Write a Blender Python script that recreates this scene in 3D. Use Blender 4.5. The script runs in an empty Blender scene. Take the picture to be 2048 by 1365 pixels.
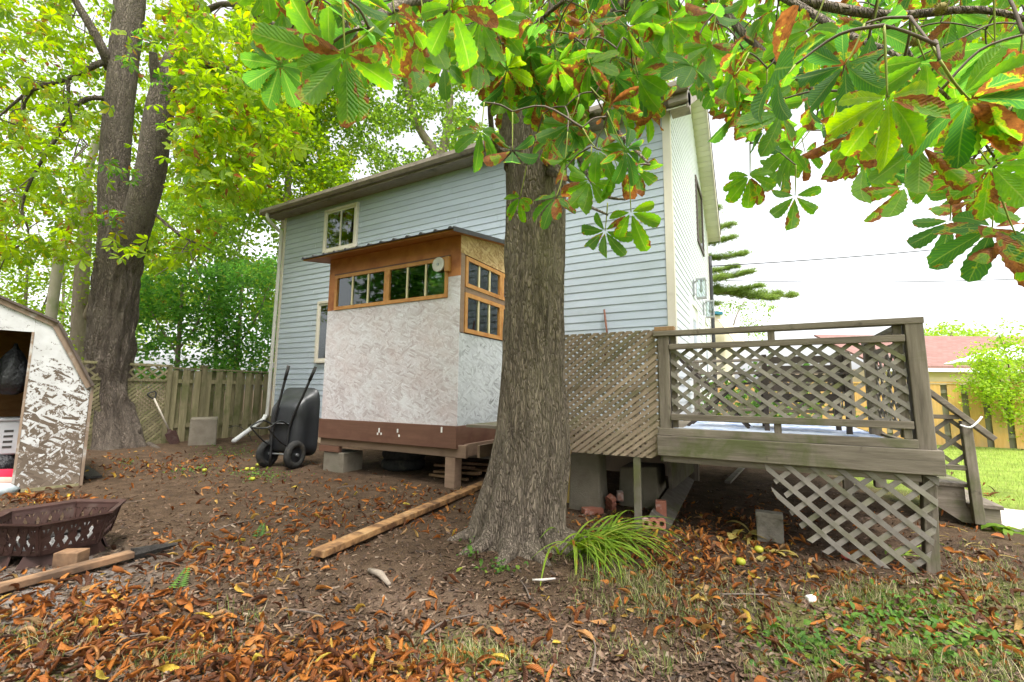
import bpy, math, random
import numpy as np
from mathutils import Matrix, Vector
rng = np.random.RandomState(11)
random.seed(5)
scene = bpy.context.scene
COL = scene.collection

# ------------------------------------------------------------------ camera
CX, CY, FPX, CAMH = 1024.0, 682.5, 887.0, 1.18
_A = np.array([-595 - CX, 768 - CY, FPX]); _B = np.array([1516 - CX, 790 - CY, FPX])
_X = -_A / np.linalg.norm(_A); _Y = _B - _X * (_X @ _B); _Y /= np.linalg.norm(_Y); _Z = np.cross(_X, _Y)
RW = np.stack([_X, _Y, _Z])                       # camera (x right, y down, z forward) -> world
CAM = np.array([0, 0, CAMH])
cam_d = bpy.data.cameras.new('camera'); cam_o = bpy.data.objects.new('camera', cam_d); COL.objects.link(cam_o)
cam_d.sensor_width = 36.0; cam_d.lens = 36.0 * FPX / 2048.0; cam_d.clip_start = 0.05; cam_d.clip_end = 2000
_m = Matrix(((RW[0][0], -RW[0][1], -RW[0][2], 0), (RW[1][0], -RW[1][1], -RW[1][2], 0),
             (RW[2][0], -RW[2][1], -RW[2][2], CAMH), (0, 0, 0, 1)))
cam_o.matrix_world = _m
scene.camera = cam_o

# ------------------------------------------------------------------ sky, sun, exposure
SUN_EL, SUN_ROT = math.radians(66), math.radians(135)
w = bpy.data.worlds.new('World'); scene.world = w; w.use_nodes = True
nt = w.node_tree; bgn = nt.nodes['Background']
sky = nt.nodes.new('ShaderNodeTexSky'); sky.sky_type = 'NISHITA'; sky.sun_disc = False
sky.sun_elevation = SUN_EL; sky.sun_rotation = SUN_ROT
sky.air_density = 1.0; sky.dust_density = 4.0; sky.ozone_density = 1.0
hs = nt.nodes.new('ShaderNodeHueSaturation'); hs.inputs['Saturation'].default_value = 0.13   # overcast: the cloud layer whitens the sky
nt.links.new(sky.outputs[0], hs.inputs['Color']); nt.links.new(hs.outputs[0], bgn.inputs['Color'])
bgn.inputs['Strength'].default_value = 0.15
sl = bpy.data.lights.new('sun', 'SUN'); sl.energy = 1.4; sl.angle = math.radians(12); sl.color = (1, .96, .9)
so = bpy.data.objects.new('sun', sl); COL.objects.link(so)
# veiled sun on the gable side, to the right of the view (sky rotation is clockwise from +Y)
sd = Vector((math.sin(SUN_ROT) * math.cos(SUN_EL), math.cos(SUN_ROT) * math.cos(SUN_EL), math.sin(SUN_EL)))
so.rotation_euler = (-sd).to_track_quat('-Z', 'Y').to_euler()
scene.view_settings.view_transform = 'Standard'; scene.view_settings.look = 'None'
scene.view_settings.gamma = 1.0; scene.view_settings.exposure = 1.65
scene.render.engine = 'CYCLES'
cy = scene.cycles
cy.use_denoising = True; cy.max_bounces = 7; cy.diffuse_bounces = 4; cy.glossy_bounces = 3; cy.transmission_bounces = 5
cy.transparent_max_bounces = 12; cy.caustics_reflective = False; cy.caustics_refractive = False
cy.use_adaptive_sampling = True; cy.adaptive_threshold = 0.015; cy.sample_clamp_indirect = 6

# ------------------------------------------------------------------ pixel -> place (distance always from a plane or a depth)
def ray(x, y): return RW @ np.array([x - CX, y - CY, FPX])
def at(x, y, d): return CAM + ray(x, y) * (d / FPX)
def onz(x, y, z=0.0): r = ray(x, y); return CAM + r * ((z - CAMH) / r[2])
def ony(x, y, Y): r = ray(x, y); return CAM + r * (Y / r[1])
def onx(x, y, X): r = ray(x, y); return CAM + r * (X / r[0])
def onp(x, y, P, n): r = ray(x, y); return CAM + r * (((np.array(P) - CAM) @ n) / (r @ n))
def proj(P):
    q = (np.asarray(P) - CAM) @ RW
    return np.stack([CX + FPX * q[..., 0] / q[..., 2], CY + FPX * q[..., 1] / q[..., 2], q[..., 2]], -1)
FWD = RW @ np.array([0, 0, 1.0]); RIGHT = RW @ np.array([1.0, 0, 0])

# ------------------------------------------------------------------ materials
MATS = {}
def nodes(name):
    m = bpy.data.materials.new(name); m.use_nodes = True; t = m.node_tree
    t.nodes.clear(); out = t.nodes.new('ShaderNodeOutputMaterial')
    MATS[name] = m
    return m, t, out
def nd(t, typ, **kw):
    n = t.nodes.new('ShaderNode' + typ)
    for k, v in kw.items():
        if k in n.inputs.keys(): n.inputs[k].default_value = v
        else: setattr(n, k, v)
    return n
def lk(t, a, b): t.links.new(a, b)
def c4(c): return (c[0], c[1], c[2], 1)
def ramp(t, src, stops, interp='LINEAR'):
    r = t.nodes.new('ShaderNodeValToRGB'); r.color_ramp.interpolation = interp
    els = r.color_ramp.elements
    while len(els) < len(stops): els.new(0.5)
    for e, (p, c) in zip(els, stops):
        e.position = p; e.color = c4(c) if not isinstance(c, (int, float)) else (c, c, c, 1)
    lk(t, src, r.inputs['Fac']); return r.outputs['Color']
def mixc(t, fac, a, b, blend='MIX'):
    m = t.nodes.new('ShaderNodeMix'); m.data_type = 'RGBA'; m.blend_type = blend
    for s, v in ((m.inputs[0], fac), (m.inputs[6], a), (m.inputs[7], b)):
        if isinstance(v, (int, float)): s.default_value = v
        elif isinstance(v, tuple): s.default_value = c4(v)
        else: lk(t, v, s)
    return m.outputs[2]
def math2(t, op, a, b=None, c=None):
    m = t.nodes.new('ShaderNodeMath'); m.operation = op
    for s, v in zip(m.inputs, (a, b, c)):
        if v is None: continue
        if isinstance(v, (int, float)): s.default_value = v
        else: lk(t, v, s)
    return m.outputs[0]
def coords(t, stretch=(1, 1, 1), rot=(0, 0, 0), per_obj=True):
    tc = t.nodes.new('ShaderNodeTexCoord'); mp = t.nodes.new('ShaderNodeMapping')
    mp.inputs['Scale'].default_value = stretch; mp.inputs['Rotation'].default_value = rot
    if per_obj:
        oi = t.nodes.new('ShaderNodeObjectInfo'); va = t.nodes.new('ShaderNodeVectorMath'); va.operation = 'ADD'
        ml = math2(t, 'MULTIPLY', oi.outputs['Random'], 61.0)
        lk(t, tc.outputs['Object'], va.inputs[0]); lk(t, ml, va.inputs[1]); lk(t, va.outputs[0], mp.inputs['Vector'])
    else: lk(t, tc.outputs['Object'], mp.inputs['Vector'])
    return mp.outputs['Vector']
def noise(t, vec, scale, detail=5, rough=.55, dist=0):
    n = nd(t, 'TexNoise', Scale=scale, Detail=detail, Roughness=rough, Distortion=dist); lk(t, vec, n.inputs['Vector']); return n.outputs['Fac']
def finish(t, out, col, rough=.8, bump=None, bstr=.3, bdist=.01, metallic=0, spec=.35, coat=0):
    p = nd(t, 'BsdfPrincipled'); p.inputs['Metallic'].default_value = metallic; p.inputs['Specular IOR Level'].default_value = spec
    if isinstance(rough, (int, float)): p.inputs['Roughness'].default_value = rough
    else: lk(t, rough, p.inputs['Roughness'])
    if isinstance(col, tuple): p.inputs['Base Color'].default_value = c4(col)
    else: lk(t, col, p.inputs['Base Color'])
    if coat: p.inputs['Coat Weight'].default_value = coat
    if bump is not None:
        b = nd(t, 'Bump', Strength=bstr, Distance=bdist); lk(t, bump, b.inputs['Height']); lk(t, b.outputs[0], p.inputs['Normal'])
    lk(t, p.outputs[0], out.inputs['Surface']); return p
def pm(name, c1, c2, scale=4, stretch=(1, 1, 1), rough=.8, bstr=.3, bdist=.01, bscale=40, c3=None, c3s=2, c3lo=.55, c3hi=.7,
       jit=.12, detail=6, metallic=0, spec=.3, c4_=None, c4s=1.2, c4lo=.5, c4hi=.7):
    m, t, out = nodes(name)
    v = coords(t, stretch); v1 = coords(t)
    n1 = noise(t, v, scale, detail, .6)
    col = ramp(t, n1, [(.3, c1), (.7, c2)])
    if c3: col = mixc(t, ramp(t, noise(t, v1, c3s, 4, .6), [(c3lo, 0.0), (c3hi, 1.0)]), col, c3)
    if c4_: col = mixc(t, ramp(t, noise(t, v1, c4s, 5, .65, .4), [(c4lo, 0.0), (c4hi, 1.0)]), col, c4_)
    oi = nd(t, 'ObjectInfo'); mr = nd(t, 'MapRange'); lk(t, oi.outputs['Random'], mr.inputs['Value'])
    mr.inputs['To Min'].default_value = 1 - jit; mr.inputs['To Max'].default_value = 1 + jit
    hv = nd(t, 'HueSaturation'); lk(t, mr.outputs[0], hv.inputs['Value']); lk(t, col, hv.inputs['Color'])
    nb = noise(t, v, bscale, 5, .7)
    finish(t, out, hv.outputs[0], rough, nb, bstr, bdist, metallic, spec)
    return m

# plain families
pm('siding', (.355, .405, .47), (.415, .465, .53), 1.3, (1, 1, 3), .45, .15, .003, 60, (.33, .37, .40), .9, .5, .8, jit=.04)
pm('siding_lit', (.55, .575, .62), (.61, .635, .68), 1.3, (1, 1, 3), .45, .1, .003, 60, jit=.03)  # lighter copy of the siding: the gable's open-sky light put into its colour
pm('trim', (.55, .50, .42), (.66, .61, .53), 3, (1, 1, .4), .55, .15, .003, 50, (.38, .34, .28), 2.2, .6, .85, jit=.05)
pm('trim_white', (.70, .70, .68), (.78, .77, .75), 3, (1, 1, .4), .45, .1, .002, 50, (.52, .50, .45), 2.5, .62, .85, jit=.03)
pm('gutter', (.23, .19, .155), (.33, .28, .235), 6, (1.2, 6, 6), .55, .2, .004, 60, (.10, .085, .07), 3, .52, .75, jit=.05)
pm('soffit', (.60, .58, .50), (.68, .65, .58), 3, (1, 1, 1), .5, .1, .002, 60, jit=.04)
pm('downspout', (.56, .54, .50), (.64, .62, .58), 3, (1, 1, .5), .45, .1, .002, 60, (.33, .28, .22), 4, .62, .75, jit=.02)
pm('shingle', (.09, .075, .065), (.16, .13, .11), 14, (1, 1, 1), .9, .5, .01, 80, jit=.15)
pm('foundation', (.36, .27, .19), (.44, .34, .25), 4, (1, 1, 1), .9, .4, .006, 70, (.26, .22, .17), 2, .5, .7)
pm('concrete', (.15, .125, .095), (.235, .205, .16), 6, (1, 1, 1), .92, .7, .012, 60, (.13, .12, .085), 3, .5, .68, jit=.1)
pm('paver', (.20, .175, .145), (.32, .285, .24), 12, (1, 1, 1), .92, .8, .012, 70, (.13, .115, .085), 7, .48, .66, jit=.06)
pm('path_concrete', (.48, .43, .39), (.58, .53, .48), 3, (1, 1, 1), .9, .4, .006, 60)
pm('brick', (.28, .10, .065), (.40, .16, .11), 12, (1, 1, 1), .92, .6, .006, 90, (.52, .40, .36), 9, .55, .72, jit=.12)
pm('brick_white', (.42, .37, .34), (.54, .48, .45), 12, (1, 1, 1), .92, .6, .006, 90, (.32, .14, .1), 7, .5, .7, jit=.1)
pm('fence_wood', (.18, .158, .085), (.31, .265, .155), 3, (7, 7, .6), .85, .5, .006, 12, (.125, .135, .05), 2.0, .48, .7, jit=.22)
pm('fence_orange', (.52, .29, .09), (.66, .40, .15), 3, (6, 6, .6), .8, .35, .005, 12, (.42, .30, .15), 2.2, .5, .75, jit=.12)
pm('fence_back', (.16, .15, .11), (.24, .22, .16), 3, (6, 6, .6), .85, .35, .005, 12, jit=.12)
pm('lattice_grey', (.12, .10, .085), (.20, .175, .15), 5, (2, 2, 2), .85, .5, .005, 30, (.115, .115, .05), 2.3, .5, .7, jit=.22)
pm('lattice_tan', (.25, .185, .13), (.345, .265, .195), 5, (2, 2, 2), .85, .5, .005, 30, (.165, .145, .085), 1.7, .45, .7, jit=.2)
pm('lattice_rail', (.19, .168, .145), (.30, .268, .235), 5, (2, 2, 2), .85, .5, .005, 30, (.13, .135, .05), 2.3, .5, .7, jit=.2)
pm('cut_wood', (.30, .17, .085), (.42, .26, .145), 5, (6, 6, 1), .8, .3, .004, 30, jit=.08)
pm('new_wood_y', (.62, .42, .10), (.72, .50, .15), 4, (5, 5, 1), .7, .25, .004, 30, jit=.05)
pm('plank', (.22, .115, .048), (.38, .21, .09), 6, (3, 3, 3), .75, .4, .006, 30, (.11, .055, .026), 7, .46, .60, jit=.08, c4_=(.48, .31, .15), c4s=2.6, c4lo=.55, c4hi=.7)
pm('plank_dark', (.20, .11, .06), (.33, .20, .11), 4, (8, 1.2, 8), .8, .4, .006, 20, (.09, .055, .035), 3.0, .46, .62, jit=.08)
pm('charred', (.018, .016, .015), (.05, .045, .04), 20, (1, 1, 1), .8, .9, .012, 40)
pm('brown_paint', (.13, .064, .042), (.17, .086, .058), 4, (.6, 2, 6), .55, .25, .004, 30, (.115, .05, .036), 2.5, .5, .75, jit=.08)
pm('brown_beam', (.205, .135, .092), (.275, .185, .128), 4, (.6, 2, 6), .75, .3, .004, 30, (.15, .09, .06), 2.5, .5, .75, jit=.08)
pm('cedar', (.42, .19, .055), (.54, .27, .085), 6, (2, 2, 2), .55, .25, .003, 40, (.36, .13, .035), 5, .52, .72, jit=.08)
pm('muntin', (.62, .53, .33), (.70, .61, .40), 6, (2, 2, 2), .6, .2, .002, 40, jit=.05)
pm('soffit_ply', (.34, .135, .035), (.44, .19, .055), 4, (.6, 7, 3), .6, .25, .003, 30, (.25, .09, .03), 2, .5, .75)
pm('stained_ply', (.36, .13, .045), (.47, .19, .065), 5, (1, 1, 1), .65, .4, .004, 60, (.27, .09, .035), 3, .5, .7)
pm('steel_roof', (.028, .026, .026), (.045, .042, .04), 5, (1, 1, 1), .45, .1, .002, 40, spec=.5)
pm('black_metal', (.012, .012, .013), (.022, .022, .024), 10, (1, 1, 1), .38, .15, .002, 60, spec=.5)
pm('black_plastic', (.014, .015, .017), (.024, .025, .028), 5, (1, 1, 1), .42, .1, .003, 60, (.05, .05, .05), 3, .6, .85, spec=.5)
pm('rubber', (.016, .016, .016), (.035, .034, .032), 14, (1, 1, 1), .85, .6, .004, 60, (.09, .075, .06), 6, .55, .75)
pm('galv', (.35, .36, .37), (.48, .49, .5), 10, (1, 1, 1), .4, .1, .002, 60, metallic=.8)
pm('rust_iron', (.036, .017, .014), (.062, .030, .024), 10, (1, 1, 1), .65, .35, .003, 70, (.085, .06, .05), 6, .58, .78, spec=.3)
pm('rust_rod', (.13, .055, .04), (.18, .08, .05), 10, (1, 1, 1), .8, .3, .003, 70)
pm('ash', (.16, .155, .15), (.36, .35, .34), 12, (1, 1, 1), .95, .9, .02, 30, (.04, .038, .036), 14, .5, .6)
pm('shovel_wood', (.38, .33, .27), (.50, .44, .37), 6, (2, 2, 2), .7, .2, .003, 30)
pm('osb_inside', (.25, .12, .04), (.36, .18, .065), 9, (1, 1, 3), .8, .3, .004, 40, jit=.05)
pm('crate_grey', (.40, .41, .42), (.46, .47, .48), 3, (1, 1, 1), .5, .1, .002, 60)
pm('bag_black', (.010, .010, .011), (.02, .02, .022), 4, (1, 1, 1), .25, .9, .03, 14, spec=.6)
pm('cloth_red', (.55, .02, .05), (.65, .03, .07), 4, (1, 1, 1), .9, .2, .004, 60)
pm('cloth_pink', (.52, .36, .30), (.6, .42, .35), 4, (1, 1, 1), .9, .3, .01, 30)
pm('cloth_pale', (.34, .42, .44), (.62, .66, .68), 9, (1, 1, 1), .9, .3, .01, 30)
pm('shed_roof', (.075, .055, .045), (.13, .10, .085), 10, (1, 1, 1), .9, .6, .008, 60, (.05, .045, .03), 5, .5, .7)
pm('grey_trim_old', (.20, .14, .10), (.30, .22, .16), 5, (4, 4, 1), .85, .4, .004, 40, (.45, .43, .40), 5, .55, .68)
pm('white_plastic', (.76, .76, .74), (.8, .8, .79), 3, (1, 1, 1), .4, .05, .002, 60)
pm('disc_stone', (.52, .50, .47), (.66, .64, .6), 9, (1, 1, 1), .8, .4, .004, 60)
pm('umbrella_cloth', (.66, .67, .72), (.72, .73, .77), 2, (1, 1, 1), .85, .1, .004, 50)
pm('apple', (.30, .29, .025), (.40, .38, .045), 3, (1, 1, 1), .4, .1, .002, 30, (.30, .36, .03), 8, .5, .7, jit=.1)
pm('ball_red', (.5, .06, .06), (.6, .12, .10), 6, (1, 1, 1), .5, .1, .002, 40)
pm('rug', (.30, .38, .56), (.70, .72, .78), 6, (3, 9, 1), .95, .4, .006, 60, (.16, .24, .45), 5, .52, .62)
pm('rug_edge', (.35, .36, .38), (.5, .5, .52), 6, (1, 1, 1), .9, .3, .004, 60)
pm('chair_dark', (.055, .042, .034), (.085, .065, .052), 6, (2, 2, 2), .65, .25, .003, 40, jit=.15)
pm('neighbour_siding', (.60, .46, .34), (.66, .51, .39), 2, (1, 1, 1), .7, .1, .003, 40)
pm('turquoise', (.01, .09, .13), (.015, .12, .17), 2, (1, 1, 1), .6, .1, .003, 40)
pm('cream', (.62, .55, .42), (.7, .62, .49), 2, (1, 1, 1), .7, .1, .003, 40)
pm('cable', (.03, .03, .032), (.05, .05, .052), 3, (1, 1, 1), .6, .1, .002, 40)
pm('twig', (.10, .075, .06), (.17, .135, .11), 12, (1, 1, 1), .85, .4, .004, 60)
pm('petiole', (.16, .20, .03), (.26, .28, .05), 5, (1, 1, 1), .6, .1, .002, 60)
pm('husk', (.14, .13, .035), (.24, .19, .05), 9, (1, 1, 1), .8, .3, .004, 60)
pm('far_bark', (.21, .17, .13), (.33, .27, .22), 5, (3, 3, .6), .9, .6, .02, 20)
pm('pale_bark', (.36, .32, .26), (.46, .42, .34), 4, (2, 2, .7), .9, .4, .01, 25, (.30, .33, .18), 2, .5, .7)
pm('rock', (.22, .20, .18), (.34, .31, .28), 6, (1, 1, 1), .9, .6, .01, 40)
pm('white_bit', (.72, .71, .68), (.8, .79, .76), 6, (1, 1, 1), .7, .1, .003, 40)
pm('inside_dark', (.05, .048, .045), (.07, .066, .06), 3, (1, 1, 1), .9, .1, .003, 40)
pm('curtain', (.24, .235, .25), (.33, .32, .34), 3, (14, 14, .3), .9, .2, .01, 10)
pm('shelf_grey', (.42, .45, .46), (.5, .53, .54), 3, (1, 1, 1), .6, .1, .003, 40)
pm('box_red', (.55, .05, .05), (.62, .08, .07), 3, (1, 1, 1), .6, .1, .003, 40)

def deck_wood(name, along):
    m, t, out = nodes(name)
    st = {'x': (.6, 7, 7), 'y': (7, .6, 7), 'z': (7, 7, .6)}[along]
    v = coords(t, st); v1 = coords(t)
    col = ramp(t, noise(t, v, 3.2, 7, .65), [(.28, (.095, .076, .057)), (.72, (.26, .218, .172))])
    n2 = noise(t, v1, 2.4, 5, .65, .5)
    geo = nd(t, 'NewGeometry'); sp = nd(t, 'SeparateXYZ'); lk(t, geo.outputs['Position'], sp.inputs[0])
    hz = nd(t, 'MapRange'); lk(t, sp.outputs['Z'], hz.inputs['Value'])
    hz.inputs['From Min'].default_value = .82; hz.inputs['From Max'].default_value = 1.75; hz.inputs['To Min'].default_value = .06; hz.inputs['To Max'].default_value = -.16
    alg = ramp(t, math2(t, 'ADD', n2, hz.outputs[0]), [(.55, 0.0), (.72, .8)])
    col = mixc(t, alg, col, (.085, .10, .028))
    col = mixc(t, ramp(t, noise(t, v1, 9, 3, .6), [(.66, 0.0), (.74, .6)]), col, (.05, .04, .03))
    finish(t, out, col, .85, noise(t, v, 10, 6, .7), .55, .006)
for a in 'xyz': deck_wood('deck_' + a, a)

def bark(name, dark, light, mossy, sc=1.0):
    m, t, out = nodes(name)
    v = coords(t, (1, 1, .17)); 
    nz = noise(t, v, 20 * sc, 6, .7)
    vo = nd(t, 'TexVoronoi', feature='DISTANCE_TO_EDGE', Scale=58 * sc)
    wv = nd(t, 'VectorMath'); wv.operation = 'ADD'
    nv = nd(t, 'TexNoise', Scale=14 * sc, Detail=4); lk(t, v, nv.inputs['Vector'])
    sc_ = nd(t, 'VectorMath'); sc_.operation = 'SCALE'; sc_.inputs['Scale'].default_value = .10; lk(t, nv.outputs['Color'], sc_.inputs[0])
    lk(t, v, wv.inputs[0]); lk(t, sc_.outputs[0], wv.inputs[1]); lk(t, wv.outputs[0], vo.inputs['Vector'])
    ridge = ramp(t, vo.outputs['Distance'], [(0, 0.0), (.22, 1.0)])
    col = ramp(t, nz, [(.25, dark), (.75, light)])
    col = mixc(t, .42, col, mixc(t, 1.0, col, ridge, 'MULTIPLY'))
    v1 = coords(t)
    col = mixc(t, ramp(t, noise(t, v1, 2.1 * sc, 5, .6), [(.5, 0.0), (.72, .6)]), col, mossy)
    h = math2(t, 'ADD', math2(t, 'MULTIPLY', ridge, .7), noise(t, v, 40 * sc, 5, .7))
    finish(t, out, col, .92, h, .95, .03)
bark('bark_main', (.13, .098, .072), (.43, .345, .265), (.32, .265, .195), 1.0)
bark('bark_left', (.09, .069, .054), (.30, .24, .19), (.20, .17, .13), .85)

def osb(name, stops, lo, hi, tintc=None):
    m, t, out = nodes(name)
    tc = nd(t, 'TexCoord'); sp = nd(t, 'SeparateXYZ'); lk(t, tc.outputs['Object'], sp.inputs[0])
    s = math2(t, 'ADD', sp.outputs['X'], sp.outputs['Y'])
    cb = nd(t, 'CombineXYZ'); lk(t, s, cb.inputs[0]); lk(t, sp.outputs['Z'], cb.inputs[1])
    vals = []
    for k, (rz, sx, sy) in enumerate(((.35, 9, 42), (-.6, 8, 38), (1.2, 10, 36))):
        mp = nd(t, 'Mapping'); mp.inputs['Rotation'].default_value = (0, 0, rz); lk(t, cb.outputs[0], mp.inputs['Vector'])
        m2 = nd(t, 'Mapping'); m2.inputs['Scale'].default_value = (sx, sy, 1); m2.inputs['Location'].default_value = (k * 7.3, k * 3.1, 0); lk(t, mp.outputs[0], m2.inputs['Vector'])
        vo = nd(t, 'TexVoronoi', Scale=1.0, voronoi_dimensions='2D'); lk(t, m2.outputs[0], vo.inputs['Vector'])
        sc2 = nd(t, 'SeparateColor'); lk(t, vo.outputs['Color'], sc2.inputs[0]); vals.append(sc2.outputs[0])
    n1 = noise(t, cb.outputs[0], 7, 3, .5); n2 = noise(t, cb.outputs[0], 11, 3, .5)
    def mixf(f, a, b):
        m = nd(t, 'Mix'); m.data_type = 'FLOAT'; lk(t, f, m.inputs[0]); lk(t, a, m.inputs[2]); lk(t, b, m.inputs[3]); return m.outputs[0]
    fl = mixf(ramp(t, n1, [(.48, 0.0), (.52, 1.0)]), vals[0], mixf(ramp(t, n2, [(.5, 0.0), (.54, 1.0)]), vals[1], vals[2]))
    big = noise(t, cb.outputs[0], 1.3, 5, .6)
    f = math2(t, 'ADD', math2(t, 'MULTIPLY', fl, hi), math2(t, 'MULTIPLY', big, lo))
    col = ramp(t, f, stops)
    if tintc:
        col = mixc(t, ramp(t, noise(t, cb.outputs[0], 1.7, 6, .65), [(.45, 0.0), (.7, .55)]), col, tintc)
    return m, t, out, col, fl, cb.outputs[0], sp
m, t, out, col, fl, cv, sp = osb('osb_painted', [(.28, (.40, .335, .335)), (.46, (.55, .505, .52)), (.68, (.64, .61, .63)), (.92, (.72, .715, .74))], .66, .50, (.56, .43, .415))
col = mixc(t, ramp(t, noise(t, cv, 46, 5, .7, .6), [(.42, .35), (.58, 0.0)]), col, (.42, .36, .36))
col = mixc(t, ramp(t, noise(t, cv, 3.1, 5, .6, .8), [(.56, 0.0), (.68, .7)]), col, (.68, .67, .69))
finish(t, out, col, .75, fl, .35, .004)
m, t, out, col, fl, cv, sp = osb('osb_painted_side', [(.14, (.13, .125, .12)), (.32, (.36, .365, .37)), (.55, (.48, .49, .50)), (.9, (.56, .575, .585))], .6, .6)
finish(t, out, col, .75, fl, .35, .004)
m, t, out, col, fl, cv, sp = osb('osb_raw', [(.2, (.30, .17, .07)), (.5, (.45, .29, .13)), (.8, (.56, .40, .21))], .3, .7)
finish(t, out, col, .7, fl, .3, .003)
# paint peeling off strand board, more of it gone towards the damp foot of the wall
m, t, out, col, fl, cv, sp = osb('osb_peeling', [(.25, (.115, .085, .06)), (.6, (.19, .145, .11)), (.85, (.255, .205, .16))], .4, .6)
hz = nd(t, 'MapRange'); lk(t, sp.outputs['Z'], hz.inputs['Value']); hz.inputs['From Min'].default_value = .0; hz.inputs['From Max'].default_value = 1.75
hz.inputs['To Min'].default_value = -.24; hz.inputs['To Max'].default_value = .20
pv = noise(t, cv, 34, 6, .7, 1.6); pv2 = noise(t, cv, 4, 4, .6)
pf = math2(t, 'ADD', math2(t, 'ADD', math2(t, 'MULTIPLY', pv, .9), math2(t, 'MULTIPLY', math2(t, 'SUBTRACT', fl, .5), .42)), math2(t, 'ADD', hz.outputs[0], math2(t, 'MULTIPLY', pv2, .3)))
mask = ramp(t, pf, [(.55, 0.0), (.57, 1.0)])
wcol = ramp(t, pv2, [(.3, (.47, .46, .45)), (.7, (.62, .62, .62))])
col = mixc(t, mask, col, wcol)
finish(t, out, col, .8, mask, .5, .004)

# window glass: a thin pane, part mirror part see-through
def glass(name, tint, refl):
    m, t, out = nodes(name)
    tr = nd(t, 'BsdfTransparent'); tr.inputs['Color'].default_value = c4(tint)
    gl = nd(t, 'BsdfGlossy', Roughness=.03); gl.inputs['Color'].default_value = (.9, .95, .95, 1)
    fr = nd(t, 'Fresnel', IOR=1.5); mr = nd(t, 'MapRange'); lk(t, fr.outputs[0], mr.inputs['Value'])
    mr.inputs['To Min'].default_value = refl; mr.inputs['To Max'].default_value = 1
    mx = nd(t, 'MixShader'); lk(t, mr.outputs[0], mx.inputs[0]); lk(t, tr.outputs[0], mx.inputs[1]); lk(t, gl.outputs[0], mx.inputs[2])
    lk(t, mx.outputs[0], out.inputs['Surface'])
glass('glass', (.88, .94, .92), .05); glass('glass_dark', (.5, .53, .55), .08); glass('lamp_glass', (.85, .9, .92), .12)

# leaves: attribute "lf" = (along 0..1, across 0..1, random, brownness)
def leafmat(name, dark, light, warm, tr_gain=1.5, brown=1.0, nscale=9, rough=.5, trans=.5, edgew=.07):
    m, t, out = nodes(name)
    at_ = nd(t, 'Attribute', attribute_name='lf'); sc = nd(t, 'SeparateColor'); lk(t, at_.outputs['Color'], sc.inputs[0])
    oi = nd(t, 'ObjectInfo')
    r = math2(t, 'FRACT', math2(t, 'ADD', sc.outputs[2], oi.outputs['Random']))
    v = coords(t); n1 = noise(t, v, nscale, 4, .6)
    col = ramp(t, r, [(0, dark), (.6, light), (.93, light), (1, warm)])
    vein = math2(t, 'SINE', math2(t, 'MULTIPLY', math2(t, 'SUBTRACT', sc.outputs[0], math2(t, 'MULTIPLY', sc.outputs[1], .22)), 75.0))
    vf = ramp(t, vein, [(.55, 0.0), (1, .5)])
    col = mixc(t, vf, col, light)
    col = mixc(t, ramp(t, noise(t, v, nscale * 2.5, 4, .65), [(.35, .45), (.65, 0.0)]), col, dark)
    mid = ramp(t, sc.outputs[1], [(0, .5), (.09, 0.0)])
    col = mixc(t, mid, col, (.30, .36, .08))
    f = math2(t, 'ADD', math2(t, 'ADD', n1, math2(t, 'MULTIPLY', math2(t, 'POWER', sc.outputs[1], 2.0), edgew)), math2(t, 'ADD', math2(t, 'MULTIPLY', at_.outputs['Alpha'], .37 * brown), math2(t, 'MULTIPLY', math2(t, 'POWER', sc.outputs[0], 3.0), .05)))
    col = mixc(t, ramp(t, f, [(.675, 0.0), (.72, .55)]), col, (.38, .36, .03))
    hv = nd(t, 'HueSaturation', Value=tr_gain, Saturation=1.08); lk(t, col, hv.inputs['Color']); tcol = hv.outputs[0]
    bcol = ramp(t, noise(t, v, nscale * 4, 3, .6), [(.3, (.16, .052, .018)), (.7, (.44, .16, .035))])
    bf = ramp(t, f, [(.715, 0.0), (.75, 1.0)])
    col = mixc(t, bf, col, bcol)
    p = nd(t, 'BsdfPrincipled', Roughness=rough); p.inputs['Specular IOR Level'].default_value = .25; lk(t, col, p.inputs['Base Color'])
    bp = nd(t, 'Bump', Strength=.32, Distance=.004); lk(t, vein, bp.inputs['Height']); lk(t, bp.outputs[0], p.inputs['Normal'])
    tl = nd(t, 'BsdfTranslucent'); lk(t, mixc(t, bf, tcol, bcol), tl.inputs['Color'])
    mx = nd(t, 'MixShader', Fac=trans); lk(t, p.outputs[0], mx.inputs[1]); lk(t, tl.outputs[0], mx.inputs[2])
    lk(t, mx.outputs[0], out.inputs['Surface'])
leafmat('leaf_chestnut', (.040, .115, .028), (.135, .265, .022), (.25, .34, .02), 2.5, .92, 15, .55, .62, .12)
leafmat('leaf_left', (.095, .185, .018), (.25, .345, .02), (.52, .40, .02), 2.2, .6, 3.0, trans=.55)
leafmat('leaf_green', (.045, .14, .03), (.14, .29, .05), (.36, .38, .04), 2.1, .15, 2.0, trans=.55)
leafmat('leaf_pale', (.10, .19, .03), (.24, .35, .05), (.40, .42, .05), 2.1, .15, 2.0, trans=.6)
leafmat('leaf_sapling', (.20, .34, .03), (.34, .46, .05), (.5, .5, .05), 1.8, .2, 5.0, trans=.5)
leafmat('leaf_ground', (.05, .13, .03), (.12, .24, .03), (.34, .36, .03), 1.4, .5, 8.0, trans=.35)
leafmat('leaf_dry', (.30, .22, .06), (.42, .33, .10), (.5, .42, .12), 1.2, .3, 8.0, trans=.25)
leafmat('blade', (.10, .20, .02), (.27, .38, .04), (.50, .42, .10), 1.5, .4, 5.0, trans=.4)
leafmat('needle', (.055, .14, .035), (.16, .28, .06), (.22, .33, .06), 1.8, 0, 3.0, trans=.3)

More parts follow.
